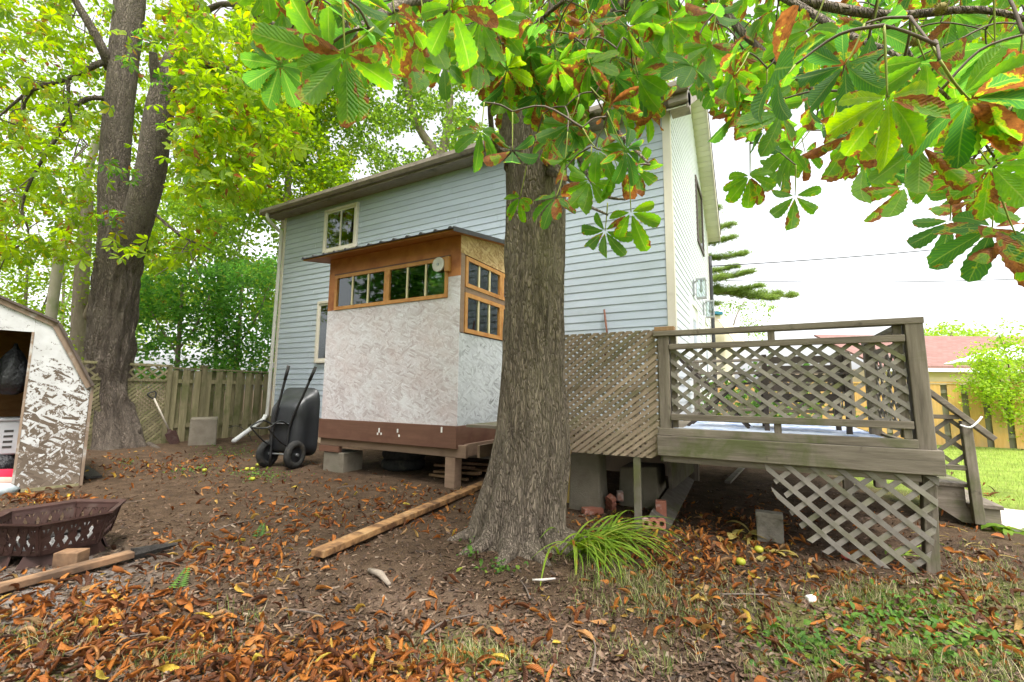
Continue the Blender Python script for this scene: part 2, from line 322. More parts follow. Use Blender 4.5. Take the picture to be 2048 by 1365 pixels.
def litter(name, stops, trans=.2):
    m, t, out = nodes(name)
    at_ = nd(t, 'Attribute', attribute_name='lf'); sc = nd(t, 'SeparateColor'); lk(t, at_.outputs['Color'], sc.inputs[0]); oi = nd(t, 'ObjectInfo')
    r = math2(t, 'FRACT', math2(t, 'ADD', sc.outputs[2], oi.outputs['Random']))
    col = ramp(t, r, stops)
    n1 = noise(t, coords(t), 30, 4, .6)
    hv = nd(t, 'HueSaturation'); lk(t, col, hv.inputs['Color']); lk(t, ramp(t, n1, [(.3, .62), (.7, 1.15)]), hv.inputs['Value'])
    p = nd(t, 'BsdfPrincipled', Roughness=.65); p.inputs['Specular IOR Level'].default_value = .3; lk(t, hv.outputs[0], p.inputs['Base Color'])
    vein = math2(t, 'SINE', math2(t, 'MULTIPLY', math2(t, 'SUBTRACT', sc.outputs[0], math2(t, 'MULTIPLY', sc.outputs[1], .22)), 75.0))
    bp = nd(t, 'Bump', Strength=.4, Distance=.003); lk(t, vein, bp.inputs['Height']); lk(t, bp.outputs[0], p.inputs['Normal'])
    tl = nd(t, 'BsdfTranslucent'); lk(t, hv.outputs[0], tl.inputs['Color'])
    mx = nd(t, 'MixShader', Fac=trans); lk(t, p.outputs[0], mx.inputs[1]); lk(t, tl.outputs[0], mx.inputs[2]); lk(t, mx.outputs[0], out.inputs['Surface'])
litter('litter', [(0, (.085, .038, .022)), (.28, (.17, .058, .020)), (.55, (.36, .115, .022)), (.80, (.52, .195, .035)), (.93, (.34, .21, .10)), (.985, (.56, .35, .04)), (1, (.62, .48, .08))])
litter('chips', [(0, (.035, .023, .016)), (.35, (.085, .05, .033)), (.7, (.16, .095, .06)), (.9, (.20, .13, .085)), (1, (.28, .21, .15))], .05)
litter('grass', [(0, (.07, .125, .025)), (.3, (.15, .22, .04)), (.5, (.25, .30, .07)), (.75, (.42, .36, .18)), (1, (.52, .43, .27))], .35)
litter('lawn_grass', [(0, (.20, .30, .04)), (.5, (.33, .44, .07)), (.85, (.46, .50, .14)), (1, (.55, .48, .25))], .4)

# ------------------------------------------------------------------ mesh helpers
def V3(*a): return np.array(a, float)
def unit(a): a = np.asarray(a, float); return a / (np.linalg.norm(a) + 1e-12)
class MB:
    def __init__(s): s.v = []; s.f = []
    def add(s, vs, fs):
        o = len(s.v); s.v += [tuple(map(float, p)) for p in vs]; s.f += [tuple(o + i for i in f) for f in fs]; return s
    def obox(s, c, u, v, w):
        c = np.asarray(c, float); P = [c + a * u + b * v + d * w for a in (-1, 1) for b in (-1, 1) for d in (-1, 1)]
        fs = [(0, 1, 3, 2), (4, 6, 7, 5), (0, 4, 5, 1), (2, 3, 7, 6), (0, 2, 6, 4), (1, 5, 7, 3)]
        if np.dot(np.cross(u, v), w) < 0: fs = [f[::-1] for f in fs]
        return s.add(P, fs)
    def box(s, x0, x1, y0, y1, z0, z1):
        return s.obox(((x0 + x1) / 2, (y0 + y1) / 2, (z0 + z1) / 2), V3((x1 - x0) / 2, 0, 0), V3(0, (y1 - y0) / 2, 0), V3(0, 0, (z1 - z0) / 2))
    def beam(s, p, q, wd, h, up=(0, 0, 1)):
        p = np.asarray(p, float); q = np.asarray(q, float); d = q - p; u = unit(d); sd = unit(np.cross(u, up)); n = np.cross(sd, u)
        return s.obox((p + q) / 2, d / 2, sd * wd / 2, n * h / 2)
    def prism(s, poly, off):
        n = len(poly); off = np.asarray(off, float); P = [np.asarray(p, float) for p in poly]; Q = [p + off for p in P]
        nrm = sum((np.cross(P[i] - P[0], P[(i + 1) % n] - P[0]) for i in range(1, n - 1)), np.zeros(3))
        if nrm @ off > 0: P, Q = Q, P
        P = P if True else P
        # P now lies on the side the polygon normal points to
        return s.add(P + Q, [tuple(range(n)), tuple(range(2 * n - 1, n - 1, -1))] + [(i, n + i, n + (i + 1) % n, (i + 1) % n) for i in range(n)])
    def tube(s, path, radii, n=8, cap=True, jitter=0):
        path = [np.asarray(p, float) for p in path]; m = len(path)
        if np.isscalar(radii): radii = [radii] * m
        t0 = unit(path[1] - path[0]); ref = V3(0, 0, 1) if abs(t0[2]) < .9 else V3(1, 0, 0)
        u = unit(np.cross(t0, ref)); o = len(s.v)
        for i in range(m):
            t = unit(path[min(i + 1, m - 1)] - path[max(i - 1, 0)])
            u = unit(u - t * (u @ t)); w_ = np.cross(t, u)
            for k in range(n):
                a = 2 * math.pi * k / n; r = radii[i] * (1 + jitter * (rng.rand() - .5))
                s.v.append(tuple(path[i] + (u * math.cos(a) + w_ * math.sin(a)) * r))
        for i in range(m - 1):
            for k in range(n):
                a = o + i * n + k; b = o + i * n + (k + 1) % n
                s.f.append((a, b, b + n, a + n))
        if cap:
            s.f.append(tuple(o + k for k in range(n))[::-1]); s.f.append(tuple(o + (m - 1) * n + k for k in range(n)))
        return s
    def rings(s, rows, close=True, cap=True):
        o = len(s.v); n = len(rows[0])
        for r in rows: s.v += [tuple(map(float, p)) for p in r]
        for i in range(len(rows) - 1):
            for k in range(n if close else n - 1):
                a = o + i * n + k; b = o + i * n + (k + 1) % n; s.f.append((a, b, b + n, a + n))
        if cap: s.f.append(tuple(o + k for k in range(n))[::-1]); s.f.append(tuple(o + (len(rows) - 1) * n + k for k in range(n)))
        return s
    def build(s, name, mat, parent=None, smooth=False, bevel=0):
        me = bpy.data.meshes.new(name); me.from_pydata(s.v, [], s.f); me.update()
        if smooth: me.shade_smooth()
        return link(name, me, mat, parent, bevel)
def link(name, me, mat, parent=None, bevel=0):
    if mat is not None and len(me.materials) == 0: me.materials.append(MATS[mat])
    o = bpy.data.objects.new(name, me); COL.objects.link(o); setp(o, parent)
    if bevel:
        b = o.modifiers.new('bevel', 'BEVEL'); b.width = bevel; b.segments = 2; b.limit_method = 'ANGLE'; b.angle_limit = math.radians(40)
    return o
def setp(o, parent):
    if parent is not None:
        o.parent = parent
        if parent.type == 'EMPTY': o.matrix_parent_inverse = Matrix.Translation(-parent.location)
def thing(name, label, cat, loc, group=None):
    o = bpy.data.objects.new(name, None); COL.objects.link(o); o.location = tuple(map(float, loc)); o.empty_display_size = .2
    return tag(o, label, cat, group)
def tag(o, label=None, cat=None, group=None, kind=None):
    if label: o['label'] = label
    if cat: o['category'] = cat
    if group: o['group'] = group
    if kind: o['kind'] = kind
    return o
def bez(pts, n=24):
    """smooth curve through points (Catmull-Rom); rows may carry a radius as 4th value"""
    P = np.array([pts[0]] + list(pts) + [pts[-1]], float); out = []
    m = len(pts) - 1; per = max(2, n // m)
    for i in range(m):
        p0, p1, p2, p3 = P[i:i + 4]
        for k in range(per):
            t = k / per
            out.append(.5 * ((2 * p1) + (-p0 + p2) * t + (2 * p0 - 5 * p1 + 4 * p2 - p3) * t * t + (-p0 + 3 * p1 - 3 * p2 + p3) * t ** 3))
    out.append(P[-2]); return np.array(out)
def clip_poly(poly, a, b):
    """keep the part of a 2D polygon left of line a->b"""
    out = []; n = len(poly)
    sd = lambda p: (b[0] - a[0]) * (p[1] - a[1]) - (b[1] - a[1]) * (p[0] - a[0])
    for i in range(n):
        p, q = poly[i], poly[(i + 1) % n]; sp_, sq = sd(p), sd(q)
        if sp_ >= 0: out.append(p)
        if sp_ * sq < 0:
            t = sp_ / (sp_ - sq); out.append((p[0] + t * (q[0] - p[0]), p[1] + t * (q[1] - p[1])))
    return out
def lattice(parent, O, U, W, N_, region, pitch, width, thick, ang, mat, skip=0, jag=None, name='slat', signs=(1, -1)):
    """two layers of diagonal slats in the plane O + a*U + b*W, clipped to a convex CCW region; each slat its own object"""
    lx = [p[0] for p in region]; ly = [p[1] for p in region]; cx, cy_ = (min(lx) + max(lx)) / 2, (min(ly) + max(ly)) / 2
    L = max(max(lx) - min(lx), max(ly) - min(ly)) * 1.6
    for layer, sgn in enumerate(signs):
        d = (math.cos(ang), sgn * math.sin(ang)); nn = (-d[1], d[0])
        k = -int(L / pitch)
        while k * pitch < L:
            off = k * pitch + rng.uniform(-.004, .004); k += 1
            if skip and rng.rand() < skip: continue
            c = (cx + nn[0] * off, cy_ + nn[1] * off); h = width / 2
            poly = [(c[0] - d[0] * L - nn[0] * h, c[1] - d[1] * L - nn[1] * h), (c[0] + d[0] * L - nn[0] * h, c[1] + d[1] * L - nn[1] * h),
                    (c[0] + d[0] * L + nn[0] * h, c[1] + d[1] * L + nn[1] * h), (c[0] - d[0] * L + nn[0] * h, c[1] - d[1] * L + nn[1] * h)]
            if d[0] * nn[1] - d[1] * nn[0] < 0: poly = poly[::-1]
            for i in range(len(region)):
                a, b = region[i], region[(i + 1) % len(region)]
                if jag and i in jag:
                    ex = rng.uniform(-.02, .05); ll = math.hypot(b[0] - a[0], b[1] - a[1]); ox, oy = (b[1] - a[1]) / ll * ex, -(b[0] - a[0]) / ll * ex
                    a = (a[0] + ox, a[1] + oy); b = (b[0] + ox, b[1] + oy)
                poly = clip_poly(poly, a, b)
                if len(poly) < 3: break
            if len(poly) < 3: continue
            P = [O + p[0] * U + p[1] * W + N_ * (layer * thick * 1.02) for p in poly]
            MB().prism(P, N_ * thick).build(name, mat, parent)
def vnoise(x, y, seed=0):
    xi = np.floor(x).astype(np.int64); yi = np.floor(y).astype(np.int64); xf = x - xi; yf = y - yi
    def h(a, b):
        n = (a * 374761393 + b * 668265263 + seed * 982451653) & 0xffffffff
        n = ((n ^ (n >> 13)) * 1274126177) & 0xffffffff
        return ((n ^ (n >> 16)) & 0xffff) / 65535.0
    u = xf * xf * (3 - 2 * xf); v = yf * yf * (3 - 2 * yf)
    return (h(xi, yi) * (1 - u) + h(xi + 1, yi) * u) * (1 - v) + (h(xi, yi + 1) * (1 - u) + h(xi + 1, yi + 1) * u) * v
def fbm(x, y, o=4, seed=0):
    s = 0; a = .5
    for k in range(o): s = s + a * vnoise(x * 2 ** k, y * 2 ** k, seed + k); a *= .5
    return s
def gz(x, y):
    x = np.asarray(x, float); y = np.asarray(y, float)
    r = np.sqrt(x * x + y * y)
    fade = np.clip(1.3 - r / 30, 0, 1)
    return ((fbm(x * .9, y * .9, 3, 3) - .45) * .05 + (fbm(x * 6, y * 6, 3, 9) - .45) * .028) * fade - .006

# ------------------------------------------------------------------ the ground: one sheet out to the horizon
def axis(lo, hi, step, far):
    a = list(np.arange(lo, hi, step)); g = step; x = hi; b = []
    while x < far: b.append(x); g *= 1.35; x += g
    g = step; x = lo; c = []
    while x > -far: g *= 1.35; x -= g; c.append(x)
    return np.array(c[::-1] + a + b)
gx = axis(-8.0, 3.2, .035, 600); gy = axis(0.2, 7.0, .035, 600)
GX, GY = np.meshgrid(gx, gy)
GZ = gz(GX, GY)
# colour zones: r = grass, g = ash / bare grey, b = leaf mould
lawn = 1 / (1 + np.exp(-((GX * .75 + (GY - 7.6) * .6 - 1.2) + (fbm(GX * 1.5, GY * 1.5, 3, 21) - .45) * 2) * 3.0))
lawn = lawn * np.clip((GX - .9) * 2.5, 0, 1)
pxg = proj(np.stack([GX, GY, GZ], -1)); vis = pxg[..., 2] > .3
px_, py_ = np.where(vis, pxg[..., 0], 9999), np.where(vis, pxg[..., 1], 9999)
front = np.clip((GX - (-1.0)) * .9 - (GY - 2.4) * 1.1, 0, 1) * np.clip((fbm(GX * 2.2, GY * 2.2, 4, 5) - .36) * 5, 0, 1)
ashm = np.exp(-(((GX + 3.75) / .55) ** 2 + ((GY - 1.05) / .5) ** 2)) * 1.1
bare = np.exp(-(((GX + 1.55) / .9) ** 2 + ((GY - 1.95) / .45) ** 2))
zone = np.zeros(GX.shape + (4,)); zone[..., 0] = np.clip(np.maximum(lawn, front * .75), 0, 1); zone[..., 1] = np.clip(ashm, 0, 1); zone[..., 2] = np.clip(bare, 0, 1); zone[..., 3] = 1
me = bpy.data.meshes.new('ground'); ny, nx = GX.shape
idx = np.arange(nx * ny).reshape(ny, nx)
Fq = np.stack([idx[:-1, :-1], idx[:-1, 1:], idx[1:, 1:], idx[1:, :-1]], -1).reshape(-1, 4)
def fast_mesh(me, V, F):
    k = F.shape[1]
    me.vertices.add(len(V)); me.vertices.foreach_set('co', np.asarray(V, np.float32).ravel())
    me.loops.add(F.size); me.loops.foreach_set('vertex_index', F.astype(np.int32).ravel())
    me.polygons.add(len(F)); me.polygons.foreach_set('loop_start', np.arange(0, F.size, k, dtype=np.int32))
    me.polygons.foreach_set('loop_total', np.full(len(F), k, np.int32)); me.update(calc_edges=True)
fast_mesh(me, np.stack([GX, GY, GZ], -1).reshape(-1, 3), Fq)
ca = me.color_attributes.new('zone', 'FLOAT_COLOR', 'POINT'); ca.data.foreach_set('color', zone.reshape(-1).astype(np.float32)); me.shade_smooth()
m, t, out = nodes('soil')
at_ = nd(t, 'Attribute', attribute_name='zone'); sc = nd(t, 'SeparateColor'); lk(t, at_.outputs['Color'], sc.inputs[0])
v = coords(t, per_obj=False)
col = ramp(t, noise(t, v, 5, 8, .7), [(.28, (.036, .022, .012)), (.5, (.080, .049, .028)), (.72, (.140, .092, .058))])
col = mixc(t, ramp(t, noise(t, v, 60, 4, .7), [(.56, 0.0), (.66, .7)]), col, (.17, .115, .078))
col = mixc(t, ramp(t, noise(t, v, 34, 5, .7), [(.56, 0.0), (.62, .75)]), col, (.03, .02, .015))
col = mixc(t, math2(t, 'MULTIPLY', sc.outputs[2], ramp(t, noise(t, v, 3, 5, .6), [(.35, 0.0), (.6, .8)])), col, (.20, .135, .095))
col = mixc(t, math2(t, 'MULTIPLY', sc.outputs[1], ramp(t, noise(t, v, 9, 6, .7), [(.4, 0.0), (.55, .9)])), col, (.30, .27, .25))
gcol = ramp(t, noise(t, v, 2.5, 6, .7), [(.3, (.15, .22, .035)), (.6, (.28, .38, .06)), (.8, (.38, .40, .13))])
col = mixc(t, sc.outputs[0], col, gcol)
hh = math2(t, 'ADD', noise(t, v, 38, 6, .75), math2(t, 'MULTIPLY', noise(t, v, 130, 3, .7), .5))
finish(t, out, col, .95, hh, .9, .025, spec=.2)
gr = link('ground', me, 'soil'); tag(gr, kind='structure')

# concrete path at the foot of the steps
g0 = onz(1975, 1012, .02); g1 = onz(2090, 1090, .02)
MB().prism([V3(1.9, 5.7, .03), V3(4.6, 5.55, .03), V3(4.6, 6.5, .03), V3(1.9, 6.7, .03)], V3(0, 0, -.1)).build('path', 'path_concrete'); tag(COL.objects['path'], kind='structure')

# ------------------------------------------------------------------ house
XL, XR, YA, YB = -10.50, -1.03, 6.84, 12.9
ZS, ZE = .55, 5.62; YR = (YA + YB) / 2; PITCH = .70; ZR = ZE + (YR - YA) * PITCH
house = thing('house', 'two-storey house clad in pale blue-grey lap siding with a gable end', 'house', (XL, YA, 0))
b = MB()
prof = [V3(XR - .03, YA + .03, ZS - .02), V3(XR - .03, YB - .03, ZS - .02), V3(XR - .03, YB - .03, ZE), V3(XR - .03, YR, ZR - .03), V3(XR - .03, YA + .03, ZE)]
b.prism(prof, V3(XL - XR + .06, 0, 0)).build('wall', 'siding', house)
MB().box(XL + .03, XR - .03, YA + .05, YB - .05, -.15, ZS - .02).build('foundation', 'foundation', house)
EXP = .1267
def course(mat, p0, p1, z0, z1, nrm, zc=None):
    """one lapped siding board from p0 to p1 (plan points on the wall face), butt proud of the wall"""
    q = [(0.011, z0), (0.011 + .003, z0 + .004), (.004, z1 + .012), (-.01, z1 + .012), (-.01, z0)]
    P = [np.array([p0[0] + nrm[0] * a, p0[1] + nrm[1] * a, z]) for a, z in q]
    return MB().prism(P, V3(p1[0] - p0[0], p1[1] - p0[1], 0)).build('siding', mat, house)
k = 0; z = ZS
while z < ZE - .06:
    zt = min(z + EXP, ZE - .02)
    cuts = [XL + .05, -8.4 + .9 * math.sin(k * 2.1), -4.7 + .8 * math.sin(k * 1.3 + 1), XR - .09]
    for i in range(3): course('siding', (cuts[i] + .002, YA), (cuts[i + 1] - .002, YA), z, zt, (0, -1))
    k += 1; z += EXP
z = ZS
while z < ZR - .15:
    zt = min(z + EXP, ZR - .06)
    inset = max(0, (zt - ZE) / PITCH) + .06
    course('siding_lit', (XR, YA + max(inset, .09)), (XR, YB - max(inset, .09)), z, zt, (1, 0)); z += EXP
for (x0, x1, y0, y1, zt) in ((XR - .09, XR + .025, YA - .025, YA + .0, ZE), (XR + .0, XR + .025, YA, YA + .09, ZE + .05), (XL - .02, XL + .06, YA - .025, YA + .05, ZE), (XR - .02, XR + .025, YB - .09, YB + .02, ZE)):
    MB().box(x0, x1, y0, y1, ZS - .02, zt).build('corner_trim', 'trim', house)
# eave: soffit, fascia, gutter, roof
OV = .30
ze = ZE - .02
MB().box(XL - .32, XR + .10, YA - OV, YA + .02, ze - .02, ze).build('soffit', 'gutter', house)
MB().box(XL - .32, XR + .12, YA - OV - .025, YA - OV, ze - .03, ze + .15).build('fascia', 'gutter', house)
gq = [V3(XL - .42, YA - OV - .03, ze + .13), V3(XL - .42, YA - OV - .03, ze + .01), V3(XL - .42, YA - OV - .10, ze + .01), V3(XL - .42, YA - OV - .15, ze + .06), V3(XL - .42, YA - OV - .155, ze + .13), V3(XL - .42, YA - OV - .14, ze + .135), V3(XL - .42, YA - OV - .135, ze + .075), V3(XL - .42, YA - OV - .10, ze + .03), V3(XL - .42, YA - OV - .045, ze + .03), V3(XL - .42, YA - OV - .045, ze + .13)]
L_ = XR + .34 - (XL - .42)
o_ = len(gq); P = gq; Q = [p + V3(L_, 0, 0) for p in gq]
MB().add(P + Q, [(i, (i + 1) % o_, o_ + (i + 1) % o_, o_ + i) for i in range(o_)]).build('gutter', 'gutter', house)
for xx in (XL - .425, XR + .335): MB().box(xx, xx + .01, YA - OV - .152, YA - OV - .03, ze + .012, ze + .132).build('gutter_cap', 'gutter', house)
MB().box(XR + .05, XR + .325, YA - OV + .001, YA + .12, ze - .10, ze + .21).build('eave_return', 'gutter', house)
rx0, rx1 = XL - .4, XR + .34
for sgn, ye in ((1, YA - OV - .06), (-1, YB + OV + .06)):
    zz = ZE + .11 - .06 * PITCH * 0
    dz = (YR - ye) * sgn * PITCH
    pts = [V3(rx0, ye, ZE + .13 - (OV + .06) * PITCH * .35), V3(rx1, ye, ZE + .13 - (OV + .06) * PITCH * .35), V3(rx1, YR, ZR + .22), V3(rx0, YR, ZR + .22)]
    MB().prism(pts, V3(0, 0, -.06)).build('roof', 'shingle', house)
# rake soffit boards along the gable (front rise and back fall), each board apart
for sgn, ya in ((1, YA - .22), (-1, YB + .28)):
    n = 30; lo = ZE - .02 - (.22 if sgn > 0 else .28) * PITCH
    for i in range(n):
        a, bb = i / n, (i + .93) / n
        y0, y1 = ya + (YR - ya) * a, ya + (YR - ya) * bb; z0, z1 = lo + (ZR + .0 - lo) * a, lo + (ZR + .0 - lo) * bb
        MB().prism([V3(XR + .0, y0, z0), V3(XR + .30, y0, z0), V3(XR + .30, y1, z1), V3(XR + .0, y1, z1)], V3(0, 0, .02)).build('soffit_board', 'soffit', house)
    MB().prism([V3(XR + .30, ya, lo - .03), V3(XR + .30, YR, ZR - .03), V3(XR + .30, YR, ZR + .20), V3(XR + .30, ya, lo + .19)], V3(.025, 0, 0)).build('rake_board', 'gutter' if sgn > 0 else 'trim', house)
# downspout at the far corner, with elbow and the white pipe that leads away
ds = bez([(XL - .18, YA - .38, ze + .02), (XL - .18, YA - .36, ze - .12), (XL - .08, YA - .13, ze - .36), (XL - .05, YA - .07, ze - .55), (XL - .06, YA - .07, 3.0), (XL - .09, YA - .07, .75), (XL - .11, YA - .09, .52)], 30)
MB().tube(ds, .042, 8).build('downspout', 'downspout', house, True)
pe = onz(467, 883, .04)
pk = MB().tube([V3(XL - .11, YA - .09, .56), V3(XL - .11, YA - .14, .46), onz(467, 883, .06)], [.05, .048, .048], 10); pk.build('drain_pipe', 'white_plastic', house, True)
bp_ = bez([(XR + .06, YB - .06, 4.9), (XR + .07, YB - .06, 3), (XR + .07, YB - .06, .3)], 8); MB().tube(bp_, .045, 8).build('downspout', 'cable', house, True)
# windows
def window_y(x0, x1, z0, z1, y, split, curtain=True):
    """window in a wall facing -Y"""
    fr = MB(); tw = .065
    for (a, c_, d, e) in ((x0, x0 + tw, z0, z1), (x1 - tw, x1, z0, z1), (x0 + tw, x1 - tw, z0, z0 + tw), (x0 + tw, x1 - tw, z1 - tw, z1)):
        fr.box(a, c_, y - .05, y + .03, d, e)
    f = fr.build('window', 'trim', house, bevel=.006)
    a0, a1, b0, b1 = x0 + tw, x1 - tw, z0 + tw, z1 - tw
    s_ = MB()
    for (a, c_, d, e) in ((a0, a0 + .045, b0, b1), (a1 - .045, a1, b0, b1), (a0 + .045, a1 - .045, b0, b0 + .045), (a0 + .045, a1 - .045, b1 - .045, b1)):
        s_.box(a, c_, y - .032, y + .02, d, e)
    s_.build('sash', 'trim', f)
    xs = [a0 + .045] + [a0 + (a1 - a0) * s for s in split] + [a1 - .045]
    for s in split: MB().box(a0 + (a1 - a0) * s - .022, a0 + (a1 - a0) * s + .022, y - .036, y + .016, b0 + .045, b1 - .045).build('mullion', 'trim', f)
    for i in range(len(xs) - 1): MB().box(xs[i] + .003, xs[i + 1] - .003, y - .026, y - .022, b0 + .046, b1 - .046).build('pane', 'glass_dark', f)
    MB().box(a0 + .003, a1 - .003, y - .0195, y - .0185, b0 + .003, b1 - .003).build('curtain', 'curtain' if curtain else 'inside_dark', f)
window_y(-8.92, -7.80, 4.40, 5.47, YA - .02, [.52])
window_y(-8.98, -7.98, 1.80, 3.25, YA - .02, [.5])
# gable-end wall: narrow upper window, two doors below the lamps
def box_part(name, mat, x0, x1, y0, y1, z0, z1, par=None): return MB().box(x0, x1, y0, y1, z0, z1).build(name, mat, par or house)
f = MB()
for (y0, y1, z0, z1) in ((10.3, 10.4, 4.55, 6.1), (11.5, 11.6, 4.55, 6.1), (10.4, 11.5, 4.55, 4.65), (10.4, 11.5, 6.0, 6.1)): f.box(XR, XR + .04, y0, y1, z0, z1)
f = f.build('window', 'chair_dark', house); box_part('pane', 'glass_dark', XR + .018, XR + .022, 10.41, 11.49, 4.66, 5.99, f)
for y0, y1 in ((8.55, 9.6), (10.75, 11.75)):
    f = MB()
    for (a, c_, d, e) in ((y0, y0 + .11, .8, 2.95), (y1 - .11, y1, .8, 2.95), (y0 + .11, y1 - .11, 2.84, 2.95)): f.box(XR, XR + .05, a, c_, d, e)
    f = f.build('door', 'trim_white', house)
    box_part('door_leaf', 'trim_white', XR + .018, XR + .03, y0 + .11, y1 - .11, .82, 2.84, f)
    box_part('pane', 'glass_dark', XR + .032, XR + .036, y0 + .26, y1 - .26, 1.2, 2.6, f)
    MB().tube([V3(XR + .03, y1 - .17, 1.75), V3(XR + .07, y1 - .17, 1.75), V3(XR + .07, y1 - .26, 1.75)], .011, 6).build('door_handle', 'galv', f)
for i, (yy, zz, which) in enumerate(((9.2, 3.22, 'on the gable wall above the nearer door'), (11.0, 3.12, 'on the gable wall above the farther door'))):
    l = thing('wall_lantern', 'grey metal box lantern with clear glass ' + which, 'lantern', (XR, yy, zz), 'wall lanterns on the gable end')
    MB().box(XR + .012, XR + .035, yy - .055, yy + .055, zz - .12, zz + .18).build('back_plate', 'galv', l)
    MB().tube([V3(XR + .03, yy, zz + .12), V3(XR + .10, yy, zz + .22), V3(XR + .16, yy, zz + .2)], .010, 6).build('arm', 'galv', l)
    cap = MB().box(XR + .07, XR + .25, yy - .09, yy + .09, zz + .165, zz + .2); cap.build('cap', 'galv', l)
    MB().box(XR + .07, XR + .25, yy - .09, yy + .09, zz - .19, zz - .17).build('base', 'galv', l)
    for a in (XR + .08, XR + .24):
        for c_ in (yy - .08, yy + .08): MB().box(a - .006, a + .006, c_ - .006, c_ + .006, zz - .17, zz + .165).build('post', 'galv', l)
    MB().box(XR + .09, XR + .23, yy - .07, yy + .07, zz - .168, zz + .163).build('glass_box', 'lamp_glass', l)
    MB().tube([V3(XR + .16, yy, zz + .165), V3(XR + .16, yy, zz + .08), V3(XR + .16, yy, zz - .02), V3(XR + .16, yy, zz - .07)], [.015, .018, .03, .012], 10).build('bulb', 'white_plastic', l, True)

# ------------------------------------------------------------------ raised porch room built onto the long wall
TX0, TX1, TY, TZ0 = -5.81, -3.30, 4.575, .755
room = thing('porch_room', 'small raised porch room of painted strand board with a metal lean-to roof', 'porch', (TX0, TY, 0))
ZW0, ZW1 = 2.40, 2.95; WX0, WX1 = -5.66, -3.49
SL = .17
def zroof(y): return 3.215 + (y - TY) * SL
# front cladding
MB().prism([V3(TX0, TY, TZ0), V3(TX1, TY, TZ0), V3(TX1, TY, 2.675), V3(WX1 + .0, TY, 2.675), V3(WX1, TY, ZW0), V3(TX0, TY, ZW0)], V3(0, .012, 0)).build('front_panel', 'osb_painted', room)
fb = MB(); fb.box(TX0, WX0, TY, TY + .012, ZW0 + .002, ZW1); fb.box(TX0, TX1, TY, TY + .012, ZW1 + .001, zroof(TY)); fb.box(WX1, TX1 - .0, TY, TY + .012, 2.677, ZW1); fb.build('front_header', 'stained_ply', room)
MB().box(TX0 + .02, TX1 - .014, TY + .013, TY + .05, TZ0, ZW0 - .01).build('front_lining', 'trim_white', room)  # lining made white as an added reflector for the dim room
# side cladding (facing +X)
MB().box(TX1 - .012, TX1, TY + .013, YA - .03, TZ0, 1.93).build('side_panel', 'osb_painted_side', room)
MB().prism([V3(TX1 - .01, TY + .004, 2.985), V3(TX1 - .01, YA - .03, 2.985), V3(TX1 - .01, YA - .03, zroof(YA - .03)), V3(TX1 - .01, TY + .004, zroof(TY))], V3(.012, 0, 0)).build('side_header', 'osb_raw', room)
MB().box(TX1 - .05, TX1 + .004, TY + .013, TY + .10, 1.94, 2.98).build('corner_post', 'brown_beam', room)
MB().box(TX1 - .05, TX1 + .002, 6.4, YA - .03, 1.94, 2.98).build('corner_post', 'brown_beam', room)
# far side wall (facing -X), with its own window opening, and floor
MB().box(TX0, TX0 + .012, TY + .013, YA - .03, TZ0, 2.0).build('side_panel', 'trim_white', room)  # panel turned white to throw light back into the room
MB().prism([V3(TX0, TY + .013, 2.85), V3(TX0, YA - .03, 2.85), V3(TX0, YA - .03, zroof(YA - .03)), V3(TX0, TY + .013, zroof(TY))], V3(.012, 0, 0)).build('side_header', 'osb_inside', room)
for y0, y1 in ((TY + .013, TY + .12), (YA - .35, YA - .03)): MB().box(TX0, TX0 + .012, y0, y1, 2.0, 2.85).build('side_panel', 'osb_inside', room)
MB().box(TX0 + .003, TX0 + .007, TY + .12, YA - .35, 2.0, 2.85).build('pane', 'glass', room)
MB().box(TX0 + .02, TX1 - .02, TY + .05, YA - .03, TZ0 - .02, TZ0 + .012).build('floor', 'brown_beam', room)
# sash windows: stained frame, pale muntins, separate panes
def sash(par, O, U, wd, z0, z1, npane, nrm, mat='cedar', fw=.05):
    O = np.asarray(O, float); U = np.asarray(U, float); nrm = np.asarray(nrm, float)
    def bar(u0, u1, a, c_, dep, mt, nm, pr):
        P = [O + U * u0 + V3(0, 0, a), O + U * u1 + V3(0, 0, a), O + U * u1 + V3(0, 0, c_), O + U * u0 + V3(0, 0, c_)]
        P = [p + nrm * dep for p in P]
        return MB().prism(P, -nrm * (dep + .035)).build(nm, mt, pr)
    fr = MB()
    for (u0, u1, a, c_) in ((0, fw, z0, z1), (wd - fw, wd, z0, z1), (fw, wd - fw, z0, z0 + fw), (fw, wd - fw, z1 - fw, z1)):
        P = [O + U * u0 + V3(0, 0, a) + nrm * .014, O + U * u1 + V3(0, 0, a) + nrm * .014, O + U * u1 + V3(0, 0, c_) + nrm * .014, O + U * u0 + V3(0, 0, c_) + nrm * .014]
        fr.prism(P, -nrm * .05)
    f = fr.build('window', mat, par)
    iw = wd - 2 * fw
    for i in range(1, npane): bar(fw + iw * i / npane - .014, fw + iw * i / npane + .014, z0 + fw, z1 - fw, .006, 'muntin', 'muntin', f)
    for i in range(npane):
        u0, u1 = fw + iw * i / npane, fw + iw * (i + 1) / npane
        P = [O + U * (u0 + .012) + V3(0, 0, z0 + fw), O + U * (u1 - .012) + V3(0, 0, z0 + fw), O + U * (u1 - .012) + V3(0, 0, z1 - fw), O + U * (u0 + .012) + V3(0, 0, z1 - fw)]
        MB().prism([p - nrm * .008 for p in P], -nrm * .004).build('pane', 'glass', f)
mid = (WX0 + WX1) / 2
sash(room, (WX0, TY, 0), (1, 0, 0), mid - WX0 - .001, ZW0 + .003, ZW1 - .003, 3, (0, -1, 0))
sash(room, (mid + .001, TY, 0), (1, 0, 0), WX1 - mid - .002, ZW0 + .003, ZW1 - .003, 3, (0, -1, 0))
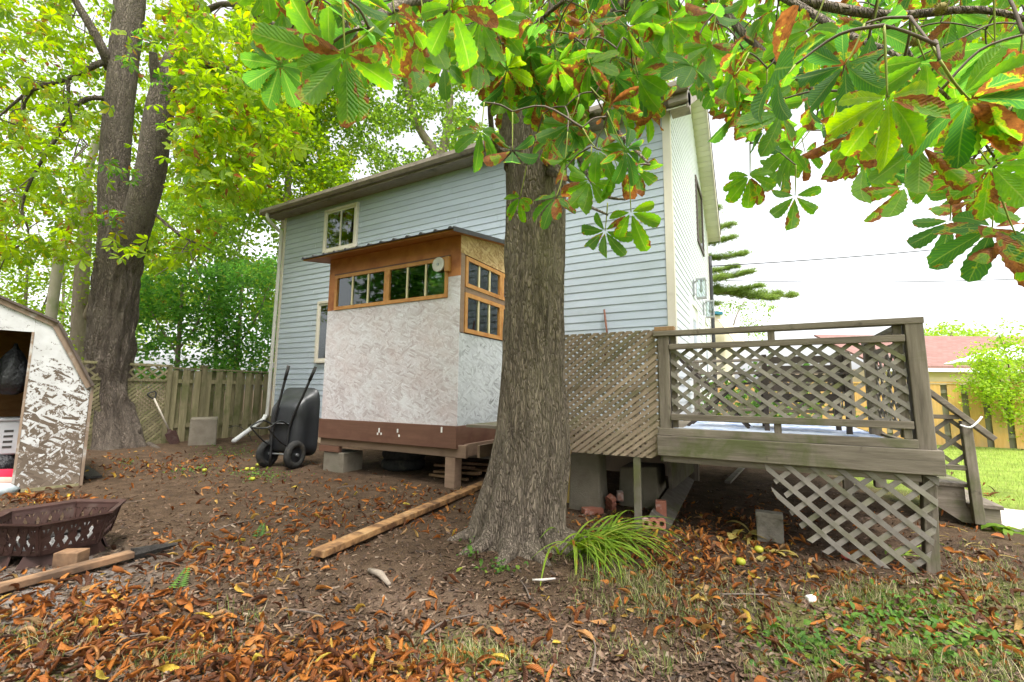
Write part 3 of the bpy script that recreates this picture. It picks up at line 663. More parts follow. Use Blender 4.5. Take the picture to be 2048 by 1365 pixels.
for z0, z1 in ((2.55, 2.965), (1.945, 2.475)):
    sash(room, (TX1, TY + .115, 0), (0, 1, 0), .94, z0, z1, 3, (1, 0, 0), fw=.055)
    sash(room, (TX1, TY + 1.06, 0), (0, 1, 0), .75, z0, z1, 3, (1, 0, 0), fw=.055)
MB().box(TX1 - .03, TX1 + .006, TY + .115, 6.4, 2.480, 2.545).build('rail', 'brown_beam', room)
MB().box(WX0 - .02, WX1 + .03, TY - .012, TY - .001, ZW1 + .0, ZW1 + .018).build('drip_strip', 'brown_paint', room)
# roof: plywood soffit, steel sheet with ribs
def rp(x, y, dz): return V3(x, y, zroof(y) + dz)
RX0, RX1, RY0, RY1 = -6.09, -3.225, 4.30, YA - .02
rf = MB().prism([rp(RX0, RY0, .002), rp(RX1, RY0, .002), rp(RX1, RY1, .002), rp(RX0, RY1, .002)], V3(0, 0, .022)).build('roof', 'soffit_ply', room)
MB().prism([rp(RX0 - .02, RY0 - .03, .026), rp(RX1 + .02, RY0 - .03, .026), rp(RX1 + .02, RY1, .026), rp(RX0 - .02, RY1, .026)], V3(0, 0, .010)).build('steel_sheet', 'steel_roof', rf)
for i in range(13):
    x = RX0 + .03 + i * (RX1 - RX0 - .06) / 12
    MB().prism([rp(x - .028, RY0 - .035, .037), rp(x + .028, RY0 - .035, .037), rp(x + .014, RY0 - .035, .058), rp(x - .014, RY0 - .035, .058)], V3(0, RY1 - RY0 + .035, (RY1 - RY0 + .035) * SL)).build('rib', 'steel_roof', rf)
MB().prism([rp(RX1 + .021, RY0 - .03, -.01), rp(RX1 + .021, RY1, -.01), rp(RX1 + .021, RY1, .05), rp(RX1 + .021, RY0 - .03, .05)], V3(.012, 0, 0)).build('edge_trim', 'steel_roof', rf)
# skirt boards, carrying beam, pier and post
MB().box(TX0 - .02, TX1 + .012, TY - .022, TY + .02, .475, TZ0 - .002).build('skirt_board', 'brown_paint', room, bevel=.004)
MB().box(TX1 - .03, TX1 + .010, TY + .022, YA - .1, .475, TZ0 - .002).build('skirt_board', 'brown_paint', room, bevel=.004)
MB().box(TX0 - .02, TX0 + .02, TY + .022, YA - .1, .475, TZ0 - .002).build('skirt_board', 'brown_paint', room)
MB().box(TX0 - .03, -3.17, TY + .03, TY + .075, .365, .52).build('beam', 'brown_beam', room, bevel=.004)
for x in (-3.26, -3.06): MB().box(x - .02, x + .02, TY + .14, YA - .1, .37, .52).build('joist', 'brown_beam', room)
MB().box(TX0 - .035, -5.42, TY + .012, TY + .08, .275, .362).build('block', 'brown_paint', room, bevel=.004)
MB().box(-5.75, -5.32, TY + .03, TY + .40, -.12, .272).build('pier', 'concrete', room, bevel=.012)
MB().box(-3.475, -3.325, TY + .015, TY + .165, -.12, .362).build('post', 'brown_beam', room, bevel=.005)
# flaked paint chips on the skirt
for px, py, hh_ in ((758, 861, .06), (762, 868, .03), (755, 868, .03), (795, 862, .05), (798, 872, .03), (883, 860, .07)):
    q = ony(px, py, TY - .024); MB().box(q[0] - .012, q[0] + .012, TY - .0245, TY - .0222, q[2] - hh_ / 2, q[2] + hh_ / 2).build('paint_chip', 'white_bit', room)
# inside: shelves and what stands on them
sh = thing('shelf_unit', 'grey steel shelf unit behind the porch room windows', 'shelf', (-5.0, 6.0, TZ0))
for x in (-5.55, -4.15):
    for y in (5.75, 6.2): MB().box(x - .02, x + .02, y - .02, y + .02, TZ0, 3.05).build('upright', 'black_metal', sh)
for z in (1.3, 1.95, 2.52, 2.95): MB().box(-5.58, -4.12, 5.72, 6.23, z, z + .03).build('shelf', 'shelf_grey', sh)
tag(MB().box(-4.75, -4.5, 5.8, 6.05, 2.552, 2.62).build('box', 'box_red', bevel=.01), 'red box lying on the shelf behind the window', 'box')
tag(MB().tube([V3(-4.42, 5.9, 2.552), V3(-4.42, 5.9, 2.68), V3(-4.42, 5.9, 2.70)], [.06, .06, .05], 14).build('tub', 'white_plastic', smooth=True), 'white tub standing on the shelf behind the window', 'tub')
tag(MB().tube([V3(-3.42, 5.15, 1.99), V3(-3.42, 5.15, 2.10), V3(-3.42, 5.15, 2.12)], [.05, .05, .03], 12).build('jar', 'white_plastic', smooth=True), 'small white jar on the sill of the side window', 'jar')
MB().box(-3.52, -3.33, 4.75, 6.4, 1.955, 1.988).build('sill', 'brown_beam', room)
# things hung on the front
q = ony(878, 530, TY - .013); dd = MB().tube([q, q + V3(0, -.02, 0), q + V3(0, -.024, 0)], [.098, .098, .08], 28); dd = dd.build('round_disc', 'disc_stone', smooth=False)
tag(dd, 'pale round disc hung over the corner of the front window', 'disc')
MB().tube([q + V3(0, -.024, 0), q + V3(0, -.034, 0)], [.02, .018], 12).build('hub', 'galv', dd)
q = ony(896, 529, TY - .02); tag(MB().box(q[0] - .035, q[0] + .035, TY - .055, TY - .0005, q[2] - .10, q[2] + .10).build('wooden_block', 'cedar', bevel=.006), 'small orange wooden block fixed beside the round disc', 'block')

# ------------------------------------------------------------------ deck
DY, DX0, DX1, DZ = 4.06, -.78, 1.05, .80
deck = thing('deck', 'weathered grey wooden deck with mossy lattice railing beside the house', 'deck', (0, DY, 0))
def bx(name, mat, x0, x1, y0, y1, z0, z1, par=None, bevel=.004): return MB().box(x0, x1, y0, y1, z0, z1).build(name, mat, par or deck, bevel=bevel)
y = DY + .005
while y < 8.0:
    bx('floor_board', 'deck_x', -.76 if y < 4.25 else -.95 if y > 6.75 else -3.0, DX1 - .02, y, y + .138, DZ - .03, DZ, bevel=0); y += .143  # boards run on behind the screen: unseen stretch added to shade the space below
bx('fascia', 'deck_x', DX0, DX1 + .02, DY - .03, DY + .0, .655, DZ + .02)
bx('fascia', 'deck_x', DX0 + .04, DX1 - .1, DY + .002, DY + .04, .60, .76)
bx('fascia', 'deck_y', DX1 - .018, DX1 + .022, DY + .002, 5.78, .655, DZ + .02)
bx('fascia', 'deck_y', -.96, -.92, DY + .6, 8.0, .64, DZ - .032)
for y in (5.0, 5.9, 6.8, 7.7): bx('joist', 'deck_x', -.9, DX1 - .03, y, y + .04, .62, DZ - .032, bevel=0)
# the corner post leans a little; base on the ground
def lean_post(name, pb, pt, s1, s2, mat='deck_z', par=None):
    pb = np.asarray(pb, float); pt = np.asarray(pt, float); u = V3(s1 / 2, 0, 0); v = V3(0, s2 / 2, 0)
    rows = [[p - u - v, p + u - v, p + u + v, p - u + v] for p in (pb, pt)]
    return MB().rings(rows).build(name, mat, par or deck, bevel=.006)
lean_post('post', (1.0, DY + .07, DZ - .12), (.985, DY + .06, 1.735), .10, .11)
lean_post('post', (.965, DY + .075, -.15), (1.0, DY + .075, .652), .075, .09)
lean_post('post', (-.715, DY + .065, .60), (-.715, DY + .06, 1.705), .095, .095)
bx('baluster', 'deck_z', -.66, -.615, DY + .049, DY + .09, DZ + .09, 1.688)
bx('baluster', 'deck_z', .875, .925, DY + .049, DY + .09, DZ + .09, 1.688)
bx('baluster', 'deck_z', .09, .14, DY + .012, DY + .05, 1.613, 1.692)
bx('baluster', 'deck_z', .10, .15, DY + .012, DY + .05, .883, .957)
bx('baluster', 'deck_z', .88, .925, DY + .012, DY + .029, .885, .955)
bx('rail', 'deck_x', -.80, 1.04, DY + .0, DY + .10, 1.690, 1.735)
bx('rail', 'deck_x', -.665, .93, DY + .0, DY + .03, 1.565, 1.615)
bx('rail', 'deck_x', -.665, .935, DY - .005, DY + .03, .955, 1.008)
bx('rail', 'deck_x', -.775, .95, DY + .0, DY + .06, DZ + .022, .884)
bx('cap_block', 'cut_wood', -.79, -.62, DY + .01, DY + .10, 1.737, 1.775)
O = V3(0, DY + .030, 0); U = V3(1, 0, 0); W = V3(0, 0, 1); Nn = V3(0, 1, 0)
lattice(deck, O, U, W, Nn, [(-.66, .99), (.93, .99), (.93, 1.58), (-.66, 1.58)], .089, .031, .008, math.radians(39), 'lattice_rail', signs=(-1, 1))
# skirt lattice: broken off at the left
sk = [(.02, .645), (.03, .60), (.30, .13), (.52, .02), (.93, .0), (1.0, .3), (1.04, .645)]
lattice(deck, V3(0, DY - .004, 0), U, W, Nn, sk, .109, .035, .008, math.radians(42), 'lattice_rail', jag=(1, 2, 3), signs=(-1, 1))
# right hand railing going back to the steps
for y0 in (5.62,): lean_post('post', (1.0, y0, .3), (1.0, y0, 1.70), .09, .09)
bx('rail', 'deck_y', .95, 1.05, DY + .13, 5.68, 1.69, 1.73); bx('rail', 'deck_y', .985, 1.015, DY + .13, 5.57, 1.56, 1.61); bx('rail', 'deck_y', .985, 1.015, DY + .13, 5.57, .90, .95)
lattice(deck, V3(1.017, 0, 0), V3(0, 1, 0), W, V3(1, 0, 0), [(DY + .13, .93), (5.57, .93), (5.57, 1.58), (DY + .13, 1.58)], .118, .037, .008, math.radians(42), 'lattice_grey')
# back railing, seen through the front one
for x in (-.88, .1, 1.0): lean_post('post', (x, 7.95, .3), (x, 7.95, 1.72), .09, .09)
lean_post('post', (1.0, 6.95, .3), (1.0, 6.95, 1.72), .09, .09)
bx('rail', 'deck_x', -.92, 1.05, 7.9, 8.0, 1.70, 1.74); bx('rail', 'deck_x', -.88, 1.0, 7.94, 7.97, 1.5, 1.545); bx('rail', 'deck_x', -.88, 1.0, 7.94, 7.97, .92, .965)
bx('rail', 'deck_y', .96, 1.04, 6.95, 7.9, 1.70, 1.74); bx('rail', 'deck_y', .98, 1.02, 6.95, 7.9, .92, .965)
lattice(deck, V3(0, 7.972, 0), U, W, Nn, [(-.85, .95), (.97, .95), (.97, 1.51), (-.85, 1.51)], .16, .04, .008, math.radians(42), 'lattice_grey')
lattice(deck, V3(1.021, 0, 0), V3(0, 1, 0), W, V3(1, 0, 0), [(7.0, .95), (7.9, .95), (7.9, 1.68), (7.0, 1.68)], .16, .04, .008, math.radians(42), 'lattice_grey')
# under the deck
bx('support_post', 'deck_z', -.86, -.76, 6.7, 6.8, -.1, .64); bx('support_post', 'deck_z', .85, .95, 6.7, 6.8, -.1, .64)
MB().prism([V3(-.80, 4.75, .64), V3(-.80, 6.6, .64), V3(-.80, 6.6, .14), V3(-.80, 4.85, .22)], V3(-.035, 0, 0)).build('apron_board', 'lattice_grey', deck)
# steps on the right
st_y0, st_y1 = 5.80, 6.90
for (x0, x1, z) in ((1.075, 1.40, .585), (1.38, 1.70, .375), (1.66, 1.90, .20)):
    bx('tread', 'path_concrete' if False else 'deck_y', x0, x1, st_y0 - .02, st_y1, z - .035, z)
for yy in (st_y0, st_y1 - .05):
    MB().prism([V3(1.075, yy, .79), V3(1.075, yy, .42), V3(1.62, yy, .02), V3(1.88, yy, .02), V3(1.88, yy, .163), V3(1.655, yy, .163), V3(1.655, yy, .338), V3(1.375, yy, .338), V3(1.375, yy, .548), V3(1.075, yy, .548)][::-1], V3(0, .04, 0)).build('stringer', 'deck_x', deck)
lean_post('post', (1.715, st_y0 - .055, .03), (1.69, st_y0 - .055, .955), .075, .07)
MB().beam((1.03, st_y0 - .055, 1.665), (1.87, st_y0 - .055, .80), .09, .045).build('handrail', 'deck_x', deck, bevel=.004)
bx('rail', 'deck_x', 1.05, 1.65, st_y0 - .075, st_y0 - .035, .97, 1.01); bx('rail', 'deck_x', 1.05, 1.67, st_y0 - .075, st_y0 - .035, .50, .545)
lattice(deck, V3(0, st_y0 - .052, 0), U, W, Nn, [(1.06, .54), (1.66, .54), (1.66, .98), (1.06, .98)], .15, .036, .008, math.radians(42), 'lattice_grey')
rope = bez([(1.64, st_y0 - .10, .92), (1.70, st_y0 - .115, .90), (1.76, st_y0 - .10, .95), (1.80, st_y0 - .08, 1.0)], 12)
tag(MB().tube(rope, .009, 6).build('hose_loop', 'white_plastic', smooth=True), 'white tube looped over the stair post', 'tube')

# lattice screen hiding the gap between porch room and deck
scr = thing('lattice_screen', 'tall tan screen of close diagonal lattice beside the tree trunk', 'screen', (-1.3, DY, .6))
lattice(scr, V3(0, DY + .035, 0), U, W, Nn, [(-1.98, .615), (-.84, .615), (-.766, .66), (-.766, 1.755), (-1.98, 1.755)], .0475, .0315, .007, math.radians(37), 'lattice_tan')
MB().box(-.86, -.80, 4.1, 4.14, .68, 1.74).build('batten', 'lattice_tan', scr); MB().box(-1.97, -.865, 4.1, 4.13, 1.2, 1.24).build('batten', 'lattice_tan', scr)
MB().box(-1.01, -.95, 4.105, 4.15, -.1, 1.19).build('leg', 'lattice_grey', scr, bevel=.004)
MB().box(-1.97, -1.91, 4.105, 4.15, -.1, 1.19).build('leg', 'lattice_grey', scr)
tag(MB().tube([V3(-2.085, YA - .07, 1.6), V3(-2.03, YA - .07, 2.1), V3(-2.075, YA - .06, 2.5)], .016, 8).build('iron_rod', 'rust_rod', smooth=True), 'rusty iron rod standing against the blue siding behind the lattice screen', 'rod')

# piers, bricks and boards under and before the deck
def block(name, label, cat, mat, c, sz, rz, tilt=(0, 0), bevel=.01, group=None, taper=1.0, rough=0):
    a = math.radians(rz); u = V3(math.cos(a), math.sin(a), 0); v = V3(-math.sin(a), math.cos(a), 0); w_ = V3(0, 0, 1)
    M = Matrix.Rotation(tilt[0], 3, Vector(u)) @ Matrix.Rotation(tilt[1], 3, Vector(v))
    u, v, w_ = [np.array(M @ Vector(q)) for q in (u, v, w_)]
    c = np.asarray(c, float); rows = []
    for k, s in ((-1, 1.0), (1, taper)):
        rows.append([c + u * sz[0] / 2 * a_ * s + v * sz[1] / 2 * b_ * s + w_ * (sz[2] / 2 * k + rng.uniform(-rough, rough)) for a_, b_ in ((-1, -1), (1, -1), (1, 1), (-1, 1))])
    o = MB().rings(rows).build(name, mat, None, bevel=bevel); 
    if label: tag(o, label, cat, group)
    return o
block('concrete_pier', 'broad concrete pier with a broken top beside the tree trunk', 'pier', 'concrete', (-1.60, 4.60, .24), (.34, .36, .62), 4, taper=.88, rough=.03, bevel=.02)
block('concrete_pier', 'low concrete pier in the shade behind the holed brick', 'pier', 'concrete', (-1.16, 5.15, .17), (.42, .6, .46), 2, taper=.93, rough=.03, bevel=.02)
block('timber_offcut', 'reddish timber offcut resting on the broad concrete pier', 'timber', 'cut_wood', (-1.62, 4.56, .60), (.25, .2, .12), 4, bevel=.006)
block('yellow_timber', 'yellow new timber standing behind the tree trunk', 'timber', 'new_wood_y', (-1.86, 4.66, .33), (.16, .1, .82), 3, bevel=.005)
def holed_brick(label, mat, c, rz, tx, ty, nh=3):
    """brick with core holes: a ring-and-bridge mesh along its length"""
    L, Wd, Hh = .20, .095, .06; a = math.radians(rz)
    R3 = Matrix.Rotation(a, 3, 'Z') @ Matrix.Rotation(tx, 3, 'X') @ Matrix.Rotation(ty, 3, 'Y')
    m_ = MB(); cell = L / nh
    for i in range(nh):
        cx_ = -L / 2 + cell * (i + .5); n = 12; ri = .021
        outer = []; inner = []
        for k in range(n):
            an = 2 * math.pi * (k + .5) / n; dx, dy = math.cos(an), math.sin(an); s = 1 / max(abs(dx) / (cell / 2), abs(dy) / (Wd / 2))
            outer.append((cx_ + dx * s, dy * s)); inner.append((cx_ + dx * ri, dy * ri))
        vs = []
        for z in (-Hh / 2, Hh / 2):
            vs += [np.array(R3 @ Vector((x, y_, z))) + c for x, y_ in outer]; vs += [np.array(R3 @ Vector((x, y_, z))) + c for x, y_ in inner]
        fs = []
        for k in range(n):
            j = (k + 1) % n
            fs += [(k, n + k, n + j, j), (2 * n + k, 2 * n + j, 3 * n + j, 3 * n + k), (n + k, 3 * n + k, 3 * n + j, n + j)]
            ax = abs(outer[k][1]) > Wd / 2 - 1e-4 and abs(outer[j][1]) > Wd / 2 - 1e-4
            fs.append((k, j, 2 * n + j, 2 * n + k))
        m_.add(vs, fs)
    o = m_.build('brick', mat); tag(o, label, 'brick', 'loose bricks under the deck'); return o
holed_brick('whitish three-holed brick standing on end between the concrete piers', 'brick_white', onz(1240, 1012, .02) + V3(0, 0, .10), 15, 1.45, -1.5)
holed_brick('red brick leaning on the whitish brick by the broad pier', 'brick', onz(1222, 1020, 0) + V3(0, 0, .06), 70, .4, 1.1)
holed_brick('red brick lying flat with its holes filled before the stub post', 'brick', onz(1307, 1058, 0) + V3(0, 0, .045), 25, 1.35, 0)
block('brick', 'red brick standing on end behind the flat red brick', 'brick', 'brick', onz(1313, 1050, 0) + V3(.03, .07, .10), (.095, .065, .21), 12, bevel=.008, group='loose bricks under the deck')
block('brick', 'red brick lying under fallen leaves at the broad pier', 'brick', 'brick', onz(1185, 1026, 0) + V3(0, -.0, .02), (.2, .1, .06), 40, bevel=.008, group='loose bricks under the deck')
block('edging_board', 'long grey board on edge running back under the deck', 'board', 'lattice_grey', (-.86, 5.4, .05), (.2, 2.3, .07), 2, tilt=(0, .5), bevel=.006)
block('paver_block', 'grey concrete paver block standing upright among dry leaves', 'paver', 'paver', onz(1541, 1085, 0) + V3(0, .05, .105), (.19, .10, .235), 3, bevel=.012, rough=.006)
q_ = onz(1541, 1085, 0); MB().box(q_[0] - .098, q_[0] + .098, q_[1] - .003, q_[1] + .104, .185, .226).build('lip', 'paver', [o for o in COL.objects if o.name.startswith('paver_block')][-1], bevel=.008)
q = MB().beam(onz(1455, 965, .03), onz(1495, 925, .03), .07, .03).build('grey_board', 'lattice_grey'); tag(q, 'short grey board lying on the soil under the deck', 'board')

# deck furniture and rug
rug = MB().rings([[V3(-.75 + .0, 4.75, z), V3(.98, 4.62, z), V3(.98, 7.2, z), V3(-.75, 7.2, z)] for z in (DZ + .001, DZ + .007)]).build('rug', 'rug'); tag(rug, 'blue and white patterned rug spread on the deck', 'rug')
rr = bez([(-.74, 4.72, DZ + .028), (-.2, 4.55, DZ + .028), (.4, 4.45, DZ + .028), (.9, 4.42, DZ + .028)], 16)
tag(MB().tube(rr, .024, 8).build('rolled_mat', 'rug_edge', smooth=True), 'grey rolled edge mat lying behind the front railing', 'mat')
def slat_chair(label, c, rz, wd=.72, tall=.78):
    ch = thing('deck_chair', label, 'chair', (c[0], c[1], DZ), 'dark slatted chairs on the deck')
    a = math.radians(rz); ux = V3(math.cos(a), math.sin(a), 0); uy = V3(-math.sin(a), math.cos(a), 0); c = V3(c[0], c[1], DZ)
    P = lambda x, y_, z: c + ux * x + uy * y_ + V3(0, 0, z)
    for s in (-1, 1):
        MB().beam(P(s * wd / 2, 0, 0), P(s * wd / 2, -.10, tall), .045, .045, ux).build('back_post', 'chair_dark', ch)
        MB().beam(P(s * wd / 2, .52, 0), P(s * wd / 2, .52, .58), .045, .045, ux).build('leg', 'chair_dark', ch)
        MB().beam(P(s * wd / 2, -.1, .60), P(s * wd / 2, .58, .60), .07, .022).build('arm', 'chair_dark', ch)
    for k in range(5): MB().beam(P(-wd / 2, -.005 - .085 * (.36 + k * .1), .36 + k * .095), P(wd / 2, -.005 - .085 * (.36 + k * .1), .36 + k * .095), .018, .072, uy * .0 + V3(0, 0, 1)).build('back_slat', 'chair_dark', ch)
    for k in range(5): MB().beam(P(-wd / 2, .04 + k * .105, .36), P(wd / 2, .04 + k * .105, .36), .09, .018).build('seat_slat', 'chair_dark', ch)
    MB().beam(P(-wd / 2, .5, .33), P(wd / 2, .5, .33), .03, .06).build('apron', 'chair_dark', ch)
    return ch
slat_chair('dark wooden armchair with horizontal slats on the blue rug', (.42, 5.45), 2, .70, .80)
fc = thing('folding_chair', 'dark folding chair with crossed legs near the house corner on the deck', 'chair', (-.4, 5.9, DZ))
for s in (-1, 1):
    y_ = 5.85 + s * .2
    MB().beam((-.74, y_, DZ + .007), (-.22, y_, DZ + .50), .03, .03).build('leg', 'chair_dark', fc); MB().beam((-.10, y_, DZ + .007), (-.86, y_, DZ + .86), .03, .03).build('leg', 'chair_dark', fc)
for k in range(4): MB().beam((-.62 - .055 * k, 5.65, DZ + .59 + .062 * k), (-.62 - .055 * k, 6.05, DZ + .59 + .062 * k), .012, .05).build('back_slat', 'chair_dark', fc)
for k in range(5): MB().beam((-.48 + k * .08, 5.65, DZ + .455 + k * .012), (-.48 + k * .08, 6.05, DZ + .455 + k * .012), .06, .014).build('seat_slat', 'chair_dark', fc)
tb = thing('side_table', 'small round dark table on one thin leg on the deck', 'table', (.07, 5.95, DZ))
MB().tube([V3(.07, 5.95, DZ + .007), V3(.07, 5.95, DZ + .02), V3(.07, 5.95, DZ + .02), V3(.07, 5.95, DZ + .50)], [.14, .14, .012, .012], 14).build('leg', 'galv', tb); MB().tube([V3(.07, 5.95, DZ + .5), V3(.07, 5.95, DZ + .52)], .24, 24).build('top', 'chair_dark', tb)

# ------------------------------------------------------------------ barn-shaped shed at the left
SP = np.append(onz(157, 972, 0)[:2], 0.0); SD = unit(V3(.253, .967, 0)); SN = V3(SD[1], -SD[0], 0)   # SN faces the camera side
shed = thing('garden_shed', 'small barn-shaped shed with peeling white paint and an open doorway', 'shed', SP)
def sq(px, py): p = onp(px, py, SP, SN); return ((p - SP) @ SD, p[2])
eave = sq(163, 768); knee = sq(108, 650); top = sq(-20, 592); dtr = sq(57, 664); dbr = sq(38, 978)
eave = (0.0, eave[1]); 
HWD = 1.05                                    # half width of the shed front
ridge = (-HWD, knee[1] + (top[1] - knee[1]) / (knee[0] - top[0]) * (HWD + knee[0]))
DR = (dtr[0] + dbr[0]) / 2 - .0; DZT = dtr[1]
def S3(s, z, d=0): return SP + SD * s + V3(0, 0, z) - SN * d
mirror = lambda q: (-2 * HWD - q[0], q[1])
outline = [(0, .03), eave, knee, ridge, mirror(knee), mirror(eave), (-2 * HWD, .03)]
DL = -2 * HWD - DR
# front wall, in pieces around the doorway
MB().prism([S3(*p) for p in [(DR, .03), (0, .03), eave, knee, (DR, DZT + (0 if DR > knee[0] else 0))] if True], -SN * .014).build('front_wall', 'osb_peeling', shed) if DR > knee[0] else None
if DR <= knee[0]:
    up = lambda s: knee[1] + (ridge[1] - knee[1]) * (knee[0] - s) / (knee[0] - ridge[0])
    MB().prism([S3(*p) for p in [(DR, .03), (0, .03), eave, knee, (DR, up(DR))]], -SN * .014).build('front_wall', 'osb_peeling', shed)
    MB().prism([S3(*p) for p in [(DL, DZT), (DR - .001, DZT), (DR - .001, up(DR)), ridge, (DL, up(DR))]], -SN * .014).build('front_wall', 'osb_peeling', shed)
    MB().prism([S3(*p) for p in [(-2 * HWD, .03), (DL - .001, .03), (DL - .001, up(DR)), mirror(knee), mirror(eave)]], -SN * .014).build('front_wall', 'osb_peeling', shed)
DEP = 2.0
for s in (-.012, -2 * HWD + .012): MB().prism([S3(s - .01, .03, .015), S3(s + .01, .03, .015), S3(s + .01, eave[1], .015), S3(s - .01, eave[1], .015)], -SN * DEP).build('side_wall', 'osb_inside', shed)
MB().prism([S3(*p, DEP + .016) for p in outline], -SN * .014).build('back_wall', 'osb_inside', shed)
MB().prism([S3(-.03, .02, .02), S3(-2 * HWD + .03, .02, .02), S3(-2 * HWD + .03, .05, .02), S3(-.03, .05, .02)], -SN * DEP).build('floor', 'brown_beam', shed)
# corner and door trim
MB().prism([S3(.004, .0), S3(.034, .0), S3(.034, eave[1] - .01), S3(.004, eave[1] - .01)], -SN * .07).build('corner_trim', 'grey_trim_old', shed)
MB().prism([S3(DR - .018, .03, -.006), S3(DR + .004, .03, -.006), S3(DR + .004, DZT, -.006), S3(DR - .018, DZT, -.006)], -SN * .05).build('door_jamb', 'grey_trim_old', shed)
MB().prism([S3(DR + .06, -.03, -.02), S3(.0, -.03, -.02), S3(.0, .028, -.02), S3(DR + .06, .028, -.02)], -SN * .05).build('base_board', 'fence_wood', shed)
# roof: white barge boards and shingled slabs, outline following the gambrel
ro = [(.012, eave[1] - .03), (knee[0] + .03, knee[1] + .02), (-HWD, ridge[1] + .02)]; ro2 = ro[:2] + [ro[2]] + [mirror(ro[1]), mirror(ro[0])]
for i in range(4):
    a, c_ = ro2[i], ro2[i + 1]
    n2 = unit(V3(-(c_[1] - a[1]), c_[0] - a[0], 0)); n2 = n2 if n2[1] > 0 else -n2
    if i in (0, 3): n2 = n2
    th, th2 = .055, .03
    ai, ci = (a[0] - n2[0] * th, a[1] - n2[1] * th), (c_[0] - n2[0] * th, c_[1] - n2[1] * th)
    MB().prism([S3(*ai, -.02), S3(*a, -.02), S3(*c_, -.02), S3(*ci, -.02)], -SN * .018).build('barge_board', 'grey_trim_old', shed)
    ao, co = (a[0] + n2[0] * th2, a[1] + n2[1] * th2), (c_[0] + n2[0] * th2, c_[1] + n2[1] * th2)
    nr = 5
    for k in range(nr):
        f0, f1 = k / nr, (k + 1.02) / nr
        L2 = lambda f, e: (a[0] + (c_[0] - a[0]) * f + n2[0] * e, a[1] + (c_[1] - a[1]) * f + n2[1] * e)
        lo = (.012, .004) if i < 2 else (.004, .012)
        MB().prism([S3(*L2(f0, .0), -.045), S3(*L2(f0, th2 - .012 + lo[0]), -.045), S3(*L2(f1, th2 - .012 + lo[1]), -.045), S3(*L2(f1, .0), -.045)], -SN * (DEP + .1)).build('shingle', 'shed_roof', shed)
# what shows in the doorway
def blobm(rows, n=20):
    return rows
bagc = S3(DR - .14, 1.40, .35)
bag = []
for k, (dz, r) in enumerate(((.30, .012), (.24, .03), (.18, .07), (.08, .115), (-.04, .145), (-.16, .15), (-.26, .125), (-.31, .06))):
    bag.append([bagc + V3(math.cos(a) * r * (1 + .12 * math.sin(5 * a + k)), math.sin(a) * r * (1 + .12 * math.sin(5 * a + k)), dz) for a in np.linspace(0, 2 * math.pi, 20, endpoint=False)][::-1])
bo = MB().rings(bag).build('rubbish_bag', 'bag_black', smooth=True); tag(bo, 'full black rubbish bag hanging inside the shed doorway', 'bag')
cr = thing('plastic_crate', 'light grey slotted plastic crate inside the shed', 'crate', S3(DR - .25, .45, .6))
MB().prism([S3(DR - .62, .38, .42), S3(DR + .1, .38, .42), S3(DR + .1, .78, .42), S3(DR - .62, .78, .42)], -SN * .4).build('body', 'crate_grey', cr, bevel=.02)
for i in range(6):
    for j in range(4):
        s0 = DR - .60 + i * .115; z0 = .46 + j * .062; MB().prism([S3(s0, z0, .417), S3(s0 + .075, z0, .417), S3(s0 + .075, z0 + .026, .417), S3(s0, z0 + .026, .417)], -SN * .006).build('slot_shade', 'inside_dark', cr)  # dark strips on the solid body: shade of the openings put into colour
MB().prism([S3(DR - .63, .775, .405), S3(DR + .11, .775, .405), S3(DR + .11, .81, .405), S3(DR - .63, .81, .405)], -SN * .43).build('lid', 'crate_grey', cr, bevel=.01)
def heap(name, label, cat, mat, s0, s1, z0, z1, d0, d1):
    rows = []
    for f, z in ((1.0, z0), (1.02, z0 + (z1 - z0) * .5), (.9, z1 - .01), (.6, z1)):
        rows.append([S3((s0 + s1) / 2 + math.cos(a) * (s1 - s0) / 2 * f * (1 + .08 * math.sin(3 * a + z * 30)), z, (d0 + d1) / 2 + math.sin(a) * (d1 - d0) / 2 * f) for a in np.linspace(0, 2 * math.pi, 22, endpoint=False)])
    return tag(MB().rings(rows).build(name, mat, smooth=True), label, cat)
heap('dark_box', 'dark bin under the grey crate in the shed', 'bin', 'bag_black', DR - .75, DR + .12, .05, .385, .35, .95)
heap('red_cushion', 'red cushion lying on the shed floor', 'cushion', 'cloth_red', DR - .6, DR + .05, .05, .24, .08, .33)
heap('pink_cloth', 'folded pinkish cloth lying before the red cushion', 'cloth', 'cloth_pink', DR - .6, DR + .04, .05, .17, .03, .14)
heap('pale_sheet', 'crumpled pale blue sheet at the shed sill', 'sheet', 'cloth_pale', DR - .7, DR + .02, -.01, .13, -.22, .01)
tag(MB().beam(onz(162, 935, .0), onz(188, 955, .02), .16, .03).build('dark_board', 'charred'), 'short dark board on the ground between shed and big tree', 'board')

